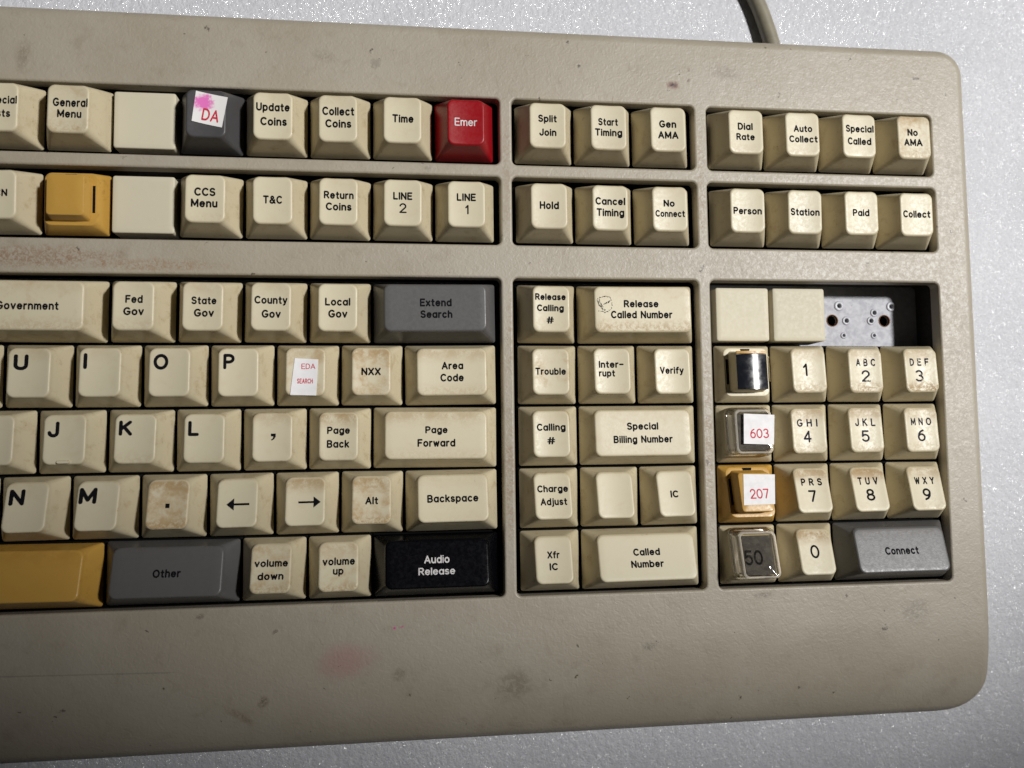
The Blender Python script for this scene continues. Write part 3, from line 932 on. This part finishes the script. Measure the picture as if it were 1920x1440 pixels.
COLNAME = {'beige': 'beige', 'grey': 'grey', 'darkgrey': 'dark grey', 'black': 'black', 'red': 'red', 'amber': 'amber yellow'}
INKS = {'black': 'ink', 'white': 'ink_white', 'worn': 'ink_worn'}
KEYS = [
    ('G', 'm', -9, 1, 'beige', 'key', (0.12, 0, 0), [], 'black'),
    ('G', 'm', -8, 1, 'beige', 'key', (0.3, 0, 0), [('Special', 1.0, 2.06, 8.8, 2.42, 0.135), ('Lists', 0.69, -1.85, 5.95, 2.33, 0.135)], 'black'),
    ('G', 'm', -7, 1, 'beige', 'key', (0.5, 0.2, 0.3), [('General', 0.61, 1.84, 9.55, 2.6, 0.135), ('Menu', 0.4, -1.47, 6.65, 2.43, 0.135)], 'black'),
    ('G', 'm', -6, 1, 'beige', 'blank', (0.12, 0, 0), [], 'black'),
    ('G', 'm', -5, 1, 'darkgrey', 'key', (0.12, 0, 0), [], 'black'),
    ('G', 'm', -4, 1, 'beige', 'key', (0.2, 0.1, 0), [('Update', 0.03, 2.69, 9.67, 2.59, 0.135), ('Coins', 0.22, -1.65, 7.66, 2.59, 0.135)], 'black'),
    ('G', 'm', -3, 1, 'beige', 'key', (0.25, 0.2, 0), [('Collect', 0.12, 2.2, 9.38, 2.65, 0.135), ('Coins', 0.12, -1.55, 7.65, 2.55, 0.135)], 'black'),
    ('G', 'm', -2, 1, 'beige', 'key', (0.3, 0.1, 0), [('Time', 0.17, 0.44, 6.37, 2.57, 0.135)], 'black'),
    ('G', 'm', -1, 1, 'red', 'key', (0, 0, 0), [('Emer', 0.0, 0.12, 6.82, 2.5, 0.11)], 'white'),
    ('G', 'c', 0, 1, 'beige', 'key', (0.1, 0, 0.1), [('Split', -0.02, 2.19, 5.83, 2.36, 0.135), ('Join', 0.07, -2.14, 5.32, 2.36, 0.135)], 'black'),
    ('G', 'c', 1, 1, 'beige', 'key', (0.15, 0, 0.1), [('Start', -0.11, 1.76, 6.27, 2.38, 0.135), ('Timing', -0.02, -1.6, 8.64, 2.38, 0.135)], 'black'),
    ('G', 'c', 2, 1, 'beige', 'key', (0.3, 0, 0.1), [('Gen', -0.02, 1.7, 5.52, 2.44, 0.135), ('AMA', 0.05, -1.83, 6.55, 2.43, 0.135)], 'black'),
    ('G', 'r', 0, 1, 'beige', 'key', (0.15, 0, 0.1), [('Dial', -0.08, 1.77, 4.95, 2.36, 0.135), ('Rate', -0.11, -1.61, 6.09, 2.25, 0.135)], 'black'),
    ('G', 'r', 1, 1, 'beige', 'key', (0.1, 0, 0.1), [('Auto', 0.3, 1.88, 6.21, 2.28, 0.135), ('Collect', 0.25, -1.56, 9.54, 2.27, 0.135)], 'black'),
    ('G', 'r', 2, 1, 'beige', 'key', (0.15, 0, 0), [('Special', 0.32, 2.36, 9.53, 2.41, 0.135), ('Called', 0.13, -1.76, 8.06, 2.44, 0.135)], 'black'),
    ('G', 'r', 3, 1, 'beige', 'key', (0.75, 0.3, 0.3), [('No', -0.3, 1.73, 3.64, 2.43, 0.135), ('AMA', -0.29, -1.63, 6.43, 2.46, 0.135)], 'black'),
    ('F', 'm', -9, 1, 'beige', 'key', (0.12, 0, 0), [], 'black'),
    ('F', 'm', -8, 1, 'beige', 'key', (0.2, 0, 0), [('CN', 1.55, 0.74, 3.53, 2.14, 0.135)], 'black'),
    ('F', 'm', -7, 1, 'amber', 'relegend', (0.12, 0, 0), [], 'black'),
    ('F', 'm', -6, 1, 'beige', 'blank', (0.12, 0, 0), [], 'black'),
    ('F', 'm', -5, 1, 'beige', 'key', (0.2, 0, 0.1), [('CCS', -0.08, 2.3, 5.98, 2.52, 0.135), ('Menu', -0.2, -1.06, 7.47, 2.52, 0.135)], 'black'),
    ('F', 'm', -4, 1, 'beige', 'key', (0.2, 0, 0), [('T&C', 0.01, 0.49, 5.49, 2.48, 0.135)], 'black'),
    ('F', 'm', -3, 1, 'beige', 'key', (0.15, 0.1, 0), [('Return', 0.12, 2.23, 8.71, 2.35, 0.135), ('Coins', 0.12, -1.23, 7.54, 2.41, 0.135)], 'black'),
    ('F', 'm', -2, 1, 'beige', 'key', (0.2, 0, 0), [('LINE', 0.0, 2.36, 5.71, 2.37, 0.135), ('2', 0.05, -1.31, 2.14, 3.03, 0.12)], 'black'),
    ('F', 'm', -1, 1, 'beige', 'key', (0.2, 0, 0), [('LINE', -0.01, 2.42, 5.81, 2.39, 0.135), ('1', 0.18, -1.36, 1.37, 2.94, 0.12)], 'black'),
    ('F', 'c', 0, 1, 'beige', 'key', (0.1, 0, 0.1), [('Hold', 0.09, 0.51, 5.96, 2.48, 0.135)], 'black'),
    ('F', 'c', 1, 1, 'beige', 'key', (0.1, 0, 0), [('Cancel', 0.05, 2.36, 9.44, 2.41, 0.135), ('Timing', 0.05, -1.15, 8.76, 2.47, 0.135)], 'black'),
    ('F', 'c', 2, 1, 'beige', 'key', (0.2, 0.1, 0), [('No', -0.15, 2.12, 3.61, 2.23, 0.135), ('Connect', 0.03, -1.18, 9.52, 2.19, 0.135)], 'black'),
    ('F', 'r', 0, 1, 'beige', 'key', (0.1, 0, 0), [('Person', -0.0, 0.19, 9.32, 2.32, 0.135)], 'black'),
    ('F', 'r', 1, 1, 'beige', 'key', (0.1, 0, 0), [('Station', 0.04, 0.29, 9.67, 2.38, 0.135)], 'black'),
    ('F', 'r', 2, 1, 'beige', 'key', (0.1, 0, 0.1), [('Paid', -0.07, 0.44, 5.65, 2.36, 0.135)], 'black'),
    ('F', 'r', 3, 1, 'beige', 'key', (0.1, 0, 0), [('Collect', 0.03, 0.43, 9.46, 2.42, 0.135)], 'black'),
    ('E', 'm', -9, 1, 'beige', 'key', (0.12, 0, 0), [], 'black'),
    ('E', 'm', -8, 2, 'beige', 'key', (0.5, 0.2, 0.3), [('Government', 0.23, 0.09, 16.59, 2.42, 0.135)], 'black'),
    ('E', 'm', -6, 1, 'beige', 'key', (0.35, 0.1, 0.2), [('Fed', 0.11, 2.14, 4.78, 2.37, 0.135), ('Gov', 0.1, -1.39, 5.65, 2.39, 0.135)], 'black'),
    ('E', 'm', -5, 1, 'beige', 'key', (0.35, 0.2, 0), [('State', 0.3, 1.93, 7.02, 2.3, 0.135), ('Gov', 0.36, -1.65, 5.61, 2.39, 0.135)], 'black'),
    ('E', 'm', -4, 1, 'beige', 'key', (0.3, 0.2, 0), [('County', -0.01, 2.14, 9.35, 2.35, 0.135), ('Gov', 0.1, -1.93, 5.42, 2.44, 0.135)], 'black'),
    ('E', 'm', -3, 1, 'beige', 'key', (0.15, 0, 0), [('Local', 0.0, 1.9, 7.3, 2.37, 0.135), ('Gov', 0.05, -1.65, 5.53, 2.43, 0.135)], 'black'),
    ('E', 'm', -2, 2, 'grey', 'key', (0, 0, 0), [('Extend', 0.11, 1.81, 9.41, 2.41, 0.135), ('Search', 0.25, -1.7, 9.48, 2.37, 0.135)], 'black'),
    ('E', 'c', 0, 1, 'beige', 'key', (0.1, 0, 0.1), [('Release', -0.17, 3.88, 9.42, 2.09, 0.145), ('Calling', -0.23, 0.48, 8.26, 2.12, 0.145), ('#', -0.3, -3.22, 2.29, 2.2, 0.135)], 'black'),
    ('E', 'c', 1, 2, 'beige', 'key', (0.45, 0.1, 0.5), [('Release', -0.46, 1.94, 10.94, 2.32, 0.135), ('Called Number', -0.4, -1.42, 19.33, 2.41, 0.135)], 'black'),
    ('E', 'r', 0, 1, 'beige', 'blank', (0.12, 0, 0), [], 'black'),
    ('E', 'r', 1, 1, 'beige', 'blank', (0.12, 0, 0), [], 'black'),
    ('D', 'm', -9.5, 1, 'beige', 'key', (0.12, 0, 0), [], 'black'),
    ('D', 'm', -8.5, 1, 'beige', 'key', (0.3, 0, 0), [], 'black'),
    ('D', 'm', -7.5, 1, 'beige', 'key', (0.2, 0.2, 0), [('U', -2.28, 3.47, 3.81, 4.56, 0.2)], 'black'),
    ('D', 'm', -6.5, 1, 'beige', 'key', (0.1, 0.1, 0), [('I', -4.06, 3.68, 0.93, 4.6, 0.2)], 'black'),
    ('D', 'm', -5.5, 1, 'beige', 'key', (0.1, 0, 0), [('O', -2.44, 3.5, 4.04, 4.65, 0.19)], 'black'),
    ('D', 'm', -4.5, 1, 'beige', 'key', (0.1, 0, 0), [('P', -2.68, 3.64, 3.14, 4.54, 0.19)], 'black'),
    ('D', 'm', -3.5, 1, 'beige', 'key', (0.7, 0.3, 0.2), [], 'black'),
    ('D', 'm', -2.5, 1, 'beige', 'key', (0.8, 0.5, 0.2), [('NXX', -0.02, 0.49, 5.68, 2.31, 0.135)], 'black'),
    ('D', 'm', -1.5, 1.5, 'beige', 'key', (0.35, 0.4, 0.3), [('Area', 0.22, 2.36, 6.47, 2.36, 0.135), ('Code', 0.05, -1.26, 7.01, 2.41, 0.135)], 'black'),
    ('D', 'c', 0, 1, 'beige', 'key', (0.6, 0.1, 0), [('Trouble', -0.05, 0.57, 9.44, 2.22, 0.135)], 'black'),
    ('D', 'c', 1, 1, 'beige', 'key', (0.1, 0, 0), [('Inter-', -0.21, 2.55, 7.79, 2.25, 0.135), ('rupt', -1.61, -0.18, 5.13, 2.18, 0.135)], 'black'),
    ('D', 'c', 2, 1, 'beige', 'key', (0.05, 0, 0), [('Verify', -0.19, 0.76, 7.6, 2.27, 0.135)], 'black'),
    ('D', 'r', 0, 1, 'beige', 'relegend', (0.12, 0, 0), [], 'black'),
    ('D', 'r', 1, 1, 'beige', 'key', (0.2, 0.3, 0.4), [('1', -1.02, 0.71, 1.51, 4.08, 0.12)], 'black'),
    ('D', 'r', 2, 1, 'beige', 'key', (0.3, 0.4, 0.7), [('A B C', 0.3, 3.12, 6.52, 2.5, 0.13), ('2', 0.14, -1.22, 2.89, 3.77, 0.12)], 'worn'),
    ('D', 'r', 3, 1, 'beige', 'key', (0.3, 0.5, 1), [('D E F', -0.33, 3.17, 6.63, 2.47, 0.13), ('3', -0.63, -1.28, 2.85, 3.8, 0.12)], 'worn'),
    ('C', 'm', -9, 1, 'beige', 'key', (0.12, 0, 0), [], 'black'),
    ('C', 'm', -8, 1, 'beige', 'key', (0.12, 0, 0), [], 'black'),
    ('C', 'm', -7, 1, 'beige', 'key', (0.1, 0.1, 0), [('J', -3.1, 3.43, 2.99, 4.53, 0.2)], 'black'),
    ('C', 'm', -6, 1, 'beige', 'key', (0.15, 0, 0.2), [('K', -2.82, 3.62, 3.49, 4.35, 0.2)], 'black'),
    ('C', 'm', -5, 1, 'beige', 'key', (0.1, 0, 0.1), [('L', -3.04, 3.41, 2.96, 4.39, 0.2)], 'black'),
    ('C', 'm', -4, 1, 'beige', 'key', (0.2, 0.3, 0), [(',', 0.25, 0.6, 1.36, 2.02, 0.5)], 'black'),
    ('C', 'm', -3, 1, 'beige', 'key', (0.45, 0.7, 0.1), [('Page', -0.03, 2.34, 6.64, 2.2, 0.135), ('Back', -0.15, -1.66, 6.46, 2.34, 0.135)], 'black'),
    ('C', 'm', -2, 2, 'beige', 'key', (0.35, 0.4, 0.2), [('Page', 0.1, 2.18, 6.67, 2.17, 0.135), ('Forward', 0.07, -1.72, 11.24, 2.38, 0.135)], 'black'),
    ('C', 'c', 0, 1, 'beige', 'key', (0.25, 0.1, 0), [('Calling', 0.02, 2.6, 8.87, 2.27, 0.135), ('#', -0.06, -1.51, 2.46, 2.26, 0.135)], 'black'),
    ('C', 'c', 1, 2, 'beige', 'key', (0.1, 0.1, 0), [('Special', -0.03, 2.63, 9.96, 2.33, 0.135), ('Billing Number', -0.05, -1.39, 18.69, 2.32, 0.135)], 'black'),
    ('C', 'r', 0, 1, 'beige', 'relegend', (0.12, 0, 0), [], 'black'),
    ('C', 'r', 1, 1, 'beige', 'key', (0.2, 0.6, 0.3), [('G H I', -0.33, 3.11, 6.87, 2.53, 0.12), ('4', -0.5, -1.22, 2.66, 3.78, 0.12)], 'worn'),
    ('C', 'r', 2, 1, 'beige', 'key', (0.2, 0.6, 0.3), [('J K L', -0.02, 3.05, 6.87, 2.55, 0.12), ('5', -0.25, -1.37, 2.79, 3.72, 0.12)], 'worn'),
    ('C', 'r', 3, 1, 'beige', 'key', (0.2, 0.6, 0.3), [('M N O', 0.07, 3.2, 6.99, 2.49, 0.12), ('6', -0.11, -1.26, 2.75, 3.83, 0.12)], 'worn'),
    ('B', 'm', -9.5, 1, 'beige', 'key', (0.12, 0, 0), [], 'black'),
    ('B', 'm', -8.5, 1, 'beige', 'key', (0.12, 0, 0), [], 'black'),
    ('B', 'm', -7.5, 1, 'beige', 'key', (0.15, 0.1, 0), [('N', -2.58, 3.65, 4.0, 4.45, 0.2)], 'black'),
    ('B', 'm', -6.5, 1, 'beige', 'key', (0.1, 0, 0), [('M', -2.77, 3.71, 4.65, 4.5, 0.2)], 'black'),
    ('B', 'm', -5.5, 1, 'beige', 'key', (1, 0.6, 0.6), [('.', -0.1, 0.48, 1.16, 1.24, 1)], 'black'),
    ('B', 'm', -4.5, 1, 'beige', 'key', (0.05, 0, 0), [('<', 0.18, 0.51, 6.38, 3.43, 0.12)], 'black'),
    ('B', 'm', -3.5, 1, 'beige', 'key', (0.05, 0.7, 0), [('>', 1.24, 0.68, 6.36, 3.17, 0.12)], 'black'),
    ('B', 'm', -2.5, 1, 'beige', 'key', (0.85, 0.6, 0.6), [('Alt', 0.07, 0.68, 3.7, 2.21, 0.135)], 'black'),
    ('B', 'm', -1.5, 1.5, 'beige', 'key', (0.25, 0.1, 0.1), [('Backspace', -0.03, 0.87, 15.15, 2.31, 0.135)], 'black'),
    ('B', 'c', 0, 1, 'beige', 'key', (0.15, 0, 0.1), [('Charge', 0.05, 3.06, 9.45, 2.14, 0.135), ('Adjust', 0.17, -0.77, 8.11, 2.18, 0.135)], 'black'),
    ('B', 'c', 1, 1, 'beige', 'key', (0.1, 0, 0), [], 'black'),
    ('B', 'c', 2, 1, 'beige', 'key', (0.05, 0, 0), [('IC', -0.31, 0.78, 2.53, 2.17, 0.135)], 'black'),
    ('B', 'r', 0, 1, 'amber', 'relegend', (0.12, 0, 0), [], 'black'),
    ('B', 'r', 1, 1, 'beige', 'key', (0.2, 0.8, 0), [('P R S', 0.03, 3.53, 6.87, 2.3, 0.13), ('7', -0.26, -0.8, 2.54, 3.65, 0.13)], 'black'),
    ('B', 'r', 2, 1, 'beige', 'key', (0.2, 1, 0), [('T U V', -0.09, 3.51, 6.72, 2.4, 0.13), ('8', 0.04, -0.79, 2.85, 3.68, 0.13)], 'black'),
    ('B', 'r', 3, 1, 'beige', 'key', (0.2, 0.6, 0.2), [('W X Y', -0.07, 3.33, 6.74, 2.34, 0.13), ('9', 0.02, -0.94, 2.81, 3.71, 0.13)], 'black'),
    ('A', 'm', -9.5, 3.5, 'amber', 'key', (0.15, 0.2, 0), [], 'black'),
    ('A', 'm', -6, 2, 'grey', 'key', (0.25, 0.1, 0), [('Other', -0.04, 0.65, 7.6, 2.28, 0.135)], 'black'),
    ('A', 'm', -4, 1, 'beige', 'key', (0.8, 0.3, 0.6), [('volume', 0.08, 2.45, 9.41, 2.11, 0.135), ('down', 0.04, -1.09, 7.28, 2.09, 0.135)], 'black'),
    ('A', 'm', -3, 1, 'beige', 'key', (0.65, 0.4, 0.6), [('volume', 0.08, 2.48, 9.28, 2.2, 0.135), ('up', -0.05, -0.15, 3.03, 2.19, 0.135)], 'black'),
    ('A', 'm', -2, 2, 'black', 'key', (0, 0, 0), [('Audio', -0.16, 2.22, 7.43, 2.23, 0.135), ('Release', -0.24, -1.08, 10.73, 2.07, 0.135)], 'white'),
    ('A', 'c', 0, 1, 'beige', 'key', (0.1, 0, 0.1), [('Xfr', 0.01, 2.43, 3.72, 2.12, 0.135), ('IC', -0.12, -0.94, 2.57, 2.1, 0.135)], 'black'),
    ('A', 'c', 1, 2, 'beige', 'key', (0.12, 0, 0), [('Called', -0.07, 2.51, 8.37, 2.15, 0.135), ('Number', -0.18, -0.94, 10.16, 2.16, 0.135)], 'black'),
    ('A', 'r', 0, 1, 'beige', 'relegend', (0.12, 0, 0), [], 'black'),
    ('A', 'r', 1, 1, 'beige', 'key', (0.15, 0.9, 0), [('0', -0.32, 1.08, 2.96, 4.01, 0.12)], 'black'),
    ('A', 'r', 2, 2, 'grey', 'key', (0.1, 0.2, 0), [('Connect', -0.01, 0.7, 11.26, 2.39, 0.135)], 'black'),
]
KEYOBJ = {}
for row, blk, lu, w, col, kind, g, legs, ink in KEYS:
    cx, cy = XO[blk] + (lu + w / 2) * P, YO[row] + P / 2
    words = ' '.join(l[0] for l in legs)
    words = {'<': 'a left arrow', '>': 'a right arrow', ',': 'a comma', '.': 'a full stop'}.get(words, words)
    if kind == 'key':
        me = keycap_mesh(row, w)
        name = 'key'
        lab = f'{COLNAME[col]} key marked {words}' if words else f'unmarked {COLNAME[col]} key'
    elif kind == 'blank':
        me, name, lab = blank_mesh(), 'blank_cap', 'low flat beige blank cap'
    else:
        me, name, lab = relegend_mesh(row), 'relegendable_key', f'{COLNAME[col]} key with raised label block'
    o = bpy.data.objects.new(name, me)
    COL.objects.link(o)
    o.parent = keyboard
    o.location = Vector((cx, cy, ZK)) * MM
    if not me.materials: me.materials.append(None)
    o.material_slots[0].link = 'OBJECT'
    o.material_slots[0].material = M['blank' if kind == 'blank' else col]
    o['grime'], o['grime_back'], o['grime_front'] = [float(q) for q in g]
    o['label'] = lab
    KEYOBJ[(row, blk, lu)] = (o, cx, cy)
    if kind == 'key':
        o.rotation_euler = (math.radians(random.uniform(-.6, .6)), math.radians(random.uniform(-.6, .6)), math.radians(random.uniform(-.45, .45)))
        o.location.z += random.uniform(-.18, .12) * MM
    if kind != 'blank':
        sw = link('switch_housing', housing_mesh(w), M['void'], o)  # switch bodies, widened and blackened so the gaps between keys look shaded
    if legs:
        if ink == 'white': legs = [(*q[:5], q[5] * .76) for q in legs]
        lm = legend_mesh(legs, top_fun(row, w))
        link('legend', lm, M[INKS[ink]], o)

def local_quad(key, pts):
    o, cx, cy = KEYOBJ[key]
    return [(x - cx, y - cy) for x, y in pts]

def print_mesh(text, cx, cy, w, cap, weight, zfun, lift, rot=0.0):
    v, f, nat = text_shape(text, weight)
    a = math.radians(rot)
    vs_ = []
    for p, q in v:
        p, q = p * w / nat, (q - .5) * cap
        x, y = cx + p * math.cos(a) - q * math.sin(a), cy + p * math.sin(a) + q * math.cos(a)
        vs_.append((x, y, zfun(x, y) + lift))
    return vs_, f

def printed(parent, lines, zfun, lift, material, name='sticker_print'):
    vs_, fs = [], []
    for ln in lines:
        v, f = print_mesh(*ln[:6], zfun, lift, ln[6] if len(ln) > 6 else 0)
        fs += [tuple(i + len(vs_) for i in q) for q in f]; vs_ += v
    link(name, mesh_from(vs_, fs, False), material, parent)

# paper stickers on ordinary keys
k = ('G', 'm', -5); o = KEYOBJ[k][0]; zf = top_fun('G', 1)
link('sticker', patch(local_quad(k, [(-88.63, 149.61), (-79.56, 147.88), (-81.12, 138.82), (-89.66, 140.49)]), zf, .10), M['paper_stained'], o, label='small tilted paper sticker reading DA with a pink ink blot')
printed(o, [('DA', 1.35, -.55, 4.9, 3.7, .10, -9)], zf, .22, M['ink_red'])
o['label'] = 'dark grey key with a tilted paper sticker reading DA'
k = ('D', 'm', -3.5); o = KEYOBJ[k][0]; zf = top_fun('D', 1)
link('sticker', patch(local_quad(k, [(-60.26, 71.19), (-53.49, 70.83), (-53.95, 60.16), (-61.4, 60.36)]), zf, .10), M['paper'], o, label='white paper sticker reading EDA SEARCH')
printed(o, [('EDA', .82, 2.1, 4.0, 1.65, .08), ('SEARCH', -.12, -2.26, 4.5, 1.5, .12)], zf, .22, M['ink_red'])
o['label'] = 'grimy beige key with a paper sticker reading EDA SEARCH'

# homing bar on J, pen scribble on the wide key
o = KEYOBJ[('C', 'm', -7)][0]; zf = top_fun('C', 1)
bar = [(x, y) for x, y in rrect(1.75, .48, .47, 5, 3, 0, -5.8)]
v, f = loft([[(x, y, zf(x, y) - .1) for x, y in bar], [(x, y, zf(x, y) + .5) for x, y in bar],
             [(x * .93, -5.8 + (y + 5.8) * .75, zf(x, y) + .75) for x, y in bar]])
hb = link('homing_bar', sharp_by_angle(mesh_from(v, f, True)), None, o)
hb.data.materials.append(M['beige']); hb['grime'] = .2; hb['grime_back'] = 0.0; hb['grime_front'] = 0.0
o = KEYOBJ[('E', 'c', 1)][0]; zf = top_fun('E', 2)
rs = random.Random(3)
sv = []
for path in ([(30.0, 88.9), (31.0, 89.6), (32.6, 90.0), (33.9, 89.7), (34.5, 88.8), (33.6, 88.0), (31.9, 87.4)], [(34.5, 88.8), (34.7, 87.3), (34.4, 86.0), (33.4, 85.3), (32.3, 85.0)],
             [(30.0, 88.9), (30.5, 87.6), (31.4, 86.4), (32.2, 85.1)], [(30.3, 89.0), (30.9, 87.7), (31.7, 86.3), (32.5, 85.3)], [(30.1, 88.3), (30.7, 87.2), (31.6, 85.9), (32.0, 84.9)],
             [(30.6, 89.3), (31.0, 88.2), (31.5, 87.2), (32.6, 85.6)], [(31.9, 87.4), (32.8, 87.9), (33.9, 88.3)], [(30.4, 85.5), (31.2, 85.3), (32.4, 84.9)]):
    for a, b in zip(path, path[1:]):
        L = math.hypot(b[0] - a[0], b[1] - a[1]); n = max(2, int(L / .22))
        for i in range(n):
            if rs.random() < .27: continue
            t = (i + .5) / n
            x = a[0] + (b[0] - a[0]) * t - 44.32 + rs.gauss(0, .07); y = a[1] + (b[1] - a[1]) * t - 85.725 + rs.gauss(0, .07)
            r = rs.uniform(.07, .17)
            sv.append([(x + r * math.cos(q * 1.047), y + r * math.sin(q * 1.047)) for q in range(6)])
v, f = union_polys(sv)
link('pen_scribble', mesh_from([(x, y, zf(x, y) + .035) for x, y in v], f, False), M['ink_pale'], o, label='worn blue-black pen scribble')

# relegendable keys: slots, inserts, clear caps, stickers
def slots(key, row):
    o = KEYOBJ[key][0]; pl = top_fun(row, 1, 0, 0)
    tcy = (PROF[row][2] + PROF[row][3]) / 2 - P / 2
    for s in (-1, 1):
        q = [(s * 6.28 - .38, tcy + 4.0), (s * 6.28 + .38, tcy + 4.0), (s * 6.28 + .38, tcy - 4.0), (s * 6.28 - .38, tcy - 4.0)]
        link('slot', patch(q, pl, -3.66, 2, .05), M['void'], o)
    q = [(-1.7, tcy + 7.3), (1.5, tcy + 7.3), (1.3, tcy + 6.5), (-1.4, tcy + 6.5)]
    link('notch', patch(q, pl, -3.65, 2, .06), M['void'], o)
for key, row in ((('F', 'm', -7), 'F'), (('D', 'r', 0), 'D'), (('C', 'r', 0), 'C'), (('B', 'r', 0), 'B'), (('A', 'r', 0), 'A')):
    slots(key, row)
KEYOBJ[('F', 'm', -7)][0]['label'] = 'amber yellow key with bare raised block and a dark side slot'

def insert(key, row, hx, hy, lift, dy=0.0, arch=0.0, thick=.12):
    o = KEYOBJ[key][0]; pl = top_fun(row, 1, 0, 0)
    tcy = (PROF[row][2] + PROF[row][3]) / 2 - P / 2 + dy
    z = lambda x, y: pl(x, y) + arch * (1 - (x / hx) ** 2)
    q = [(-hx, tcy + hy), (hx, tcy + hy), (hx, tcy - hy), (-hx, tcy - hy)]
    return link('label_insert', patch(q, z, lift, 14, thick), M['film'], o, label='glossy black film insert'), z
def clear(key, row):
    return link('clear_cap', clear_cap_mesh(row), M['clear'], KEYOBJ[key][0], label='clear plastic label cover')

# black arched film with scraps of clear cover
k = ('D', 'r', 0); o = KEYOBJ[k][0]
insert(k, 'D', 4.95, 5.5, .75, -.35, .95)
pl = top_fun('D', 1, 0, 0)
tcy = (PROF['D'][2] + PROF['D'][3]) / 2 - P / 2
for q, m, lift in (([(-4.9, tcy + 6.15), (4.9, tcy + 6.15), (4.9, tcy + 5.35), (-4.9, tcy + 5.35)], 'amber', .9),):
    b = patch(q, lambda x, y: pl(x, y) + .5 * (1 - (x / 5) ** 2), lift, 6, .35)
    e = link('insert_edge', b, None, o); e.data.materials.append(M[m])
    e['grime'], e['grime_back'], e['grime_front'] = .6, 0.0, 0.0
e = link('cover_scrap', patch([(5.0, tcy + 4.6), (5.95, tcy + 4.4), (5.95, tcy - 3.4), (5.0, tcy - 3.6)], pl, -.1, 4, .8), M['clear'], o, label='broken scrap of clear cover')
o['label'] = 'beige key with raised block under a curved black film'

k = ('C', 'r', 0); o = KEYOBJ[k][0]
ins, _ = insert(k, 'C', 5.0, 5.8, .95)
ins.data.materials[0] = M['film_glare']
clear(k, 'C')
pl = top_fun('C', 1, 0, 0)
link('sticker', patch(local_quad(k, [(76.21, 53.77), (86.18, 53.3), (85.29, 44.04), (75.57, 44.43)]), pl, 2.03, 4), M['paper'], o, label='white paper sticker reading 603')
printed(o, [('603', 80.83 - 79.21, 47.55 - 47.625, 6.1, 3.0, .085)], pl, 2.16, M['ink_red'])
o['label'] = 'beige key with clear cover and paper sticker reading 603'

k = ('B', 'r', 0); o = KEYOBJ[k][0]
pl = top_fun('B', 1, 0, 0)
link('sticker', patch(local_quad(k, [(75.87, 35.01), (86.1, 34.75), (84.75, 25.79), (74.7, 25.64)]), pl, .93, 4), M['paper'], o, label='white paper sticker reading 207')
printed(o, [('207', 80.19 - 79.21, 28.98 - 28.575, 6.1, 3.0, .085)], pl, 1.06, M['ink_red'])
o['label'] = 'amber yellow key with paper sticker reading 207'

k = ('A', 'r', 0); o = KEYOBJ[k][0]
ins, z = insert(k, 'A', 4.75, 5.75, .95, -.2)
ins.data.materials[0] = M['film_glare']
printed(o, [('50', 77.4 - 79.21, 9.6 - 9.525, 6.0, 4.4, .10)], z, 1.10, M['ink_pale'], 'insert_print')
clear(k, 'A')
o['label'] = 'beige key with clear cover over black insert reading 50'

# ---------------------------------------------------------------- cable leaving the back of the case
def cable():
    ctrl = [Vector(q) for q in ((103.6, 170.0, 3.6), (103.2, 179, 3.4), (102.0, 187, 3.2), (97.2, 202, 2.8), (89.5, 215.5, 2.8), (78.5, 228, 2.8), (62, 239, 2.8), (42, 250, 2.8), (12, 262, 2.8), (-30, 272, 2.8), (-90, 279, 2.8), (-160, 280, 2.8))]
    pts = []
    for i in range(len(ctrl) - 1):
        p0, p1, p2, p3 = ctrl[max(0, i - 1)], ctrl[i], ctrl[i + 1], ctrl[min(len(ctrl) - 1, i + 2)]
        for j in range(8):
            t = j / 8
            pts.append(.5 * ((2 * p1) + (p2 - p0) * t + (2 * p0 - 5 * p1 + 4 * p2 - p3) * t * t + (3 * p1 - p0 - 3 * p2 + p3) * t ** 3))
    pts.append(ctrl[-1])
    k, r = 20, 2.8
    rings = []
    for i, q in enumerate(pts):
        d = (pts[min(i + 1, len(pts) - 1)] - pts[max(i - 1, 0)]).normalized()
        s = d.cross(Vector((0, 0, 1))).normalized(); u = s.cross(d)
        rings.append([tuple(q + s * (r * math.cos(2 * math.pi * a / k)) + u * (r * math.sin(2 * math.pi * a / k))) for a in range(k)])
    v, f = loft(rings, True, True)
    link('cable', mesh_from(v, f, True), M['cable'], keyboard, label='beige cable curving away from the back of the case')
cable()
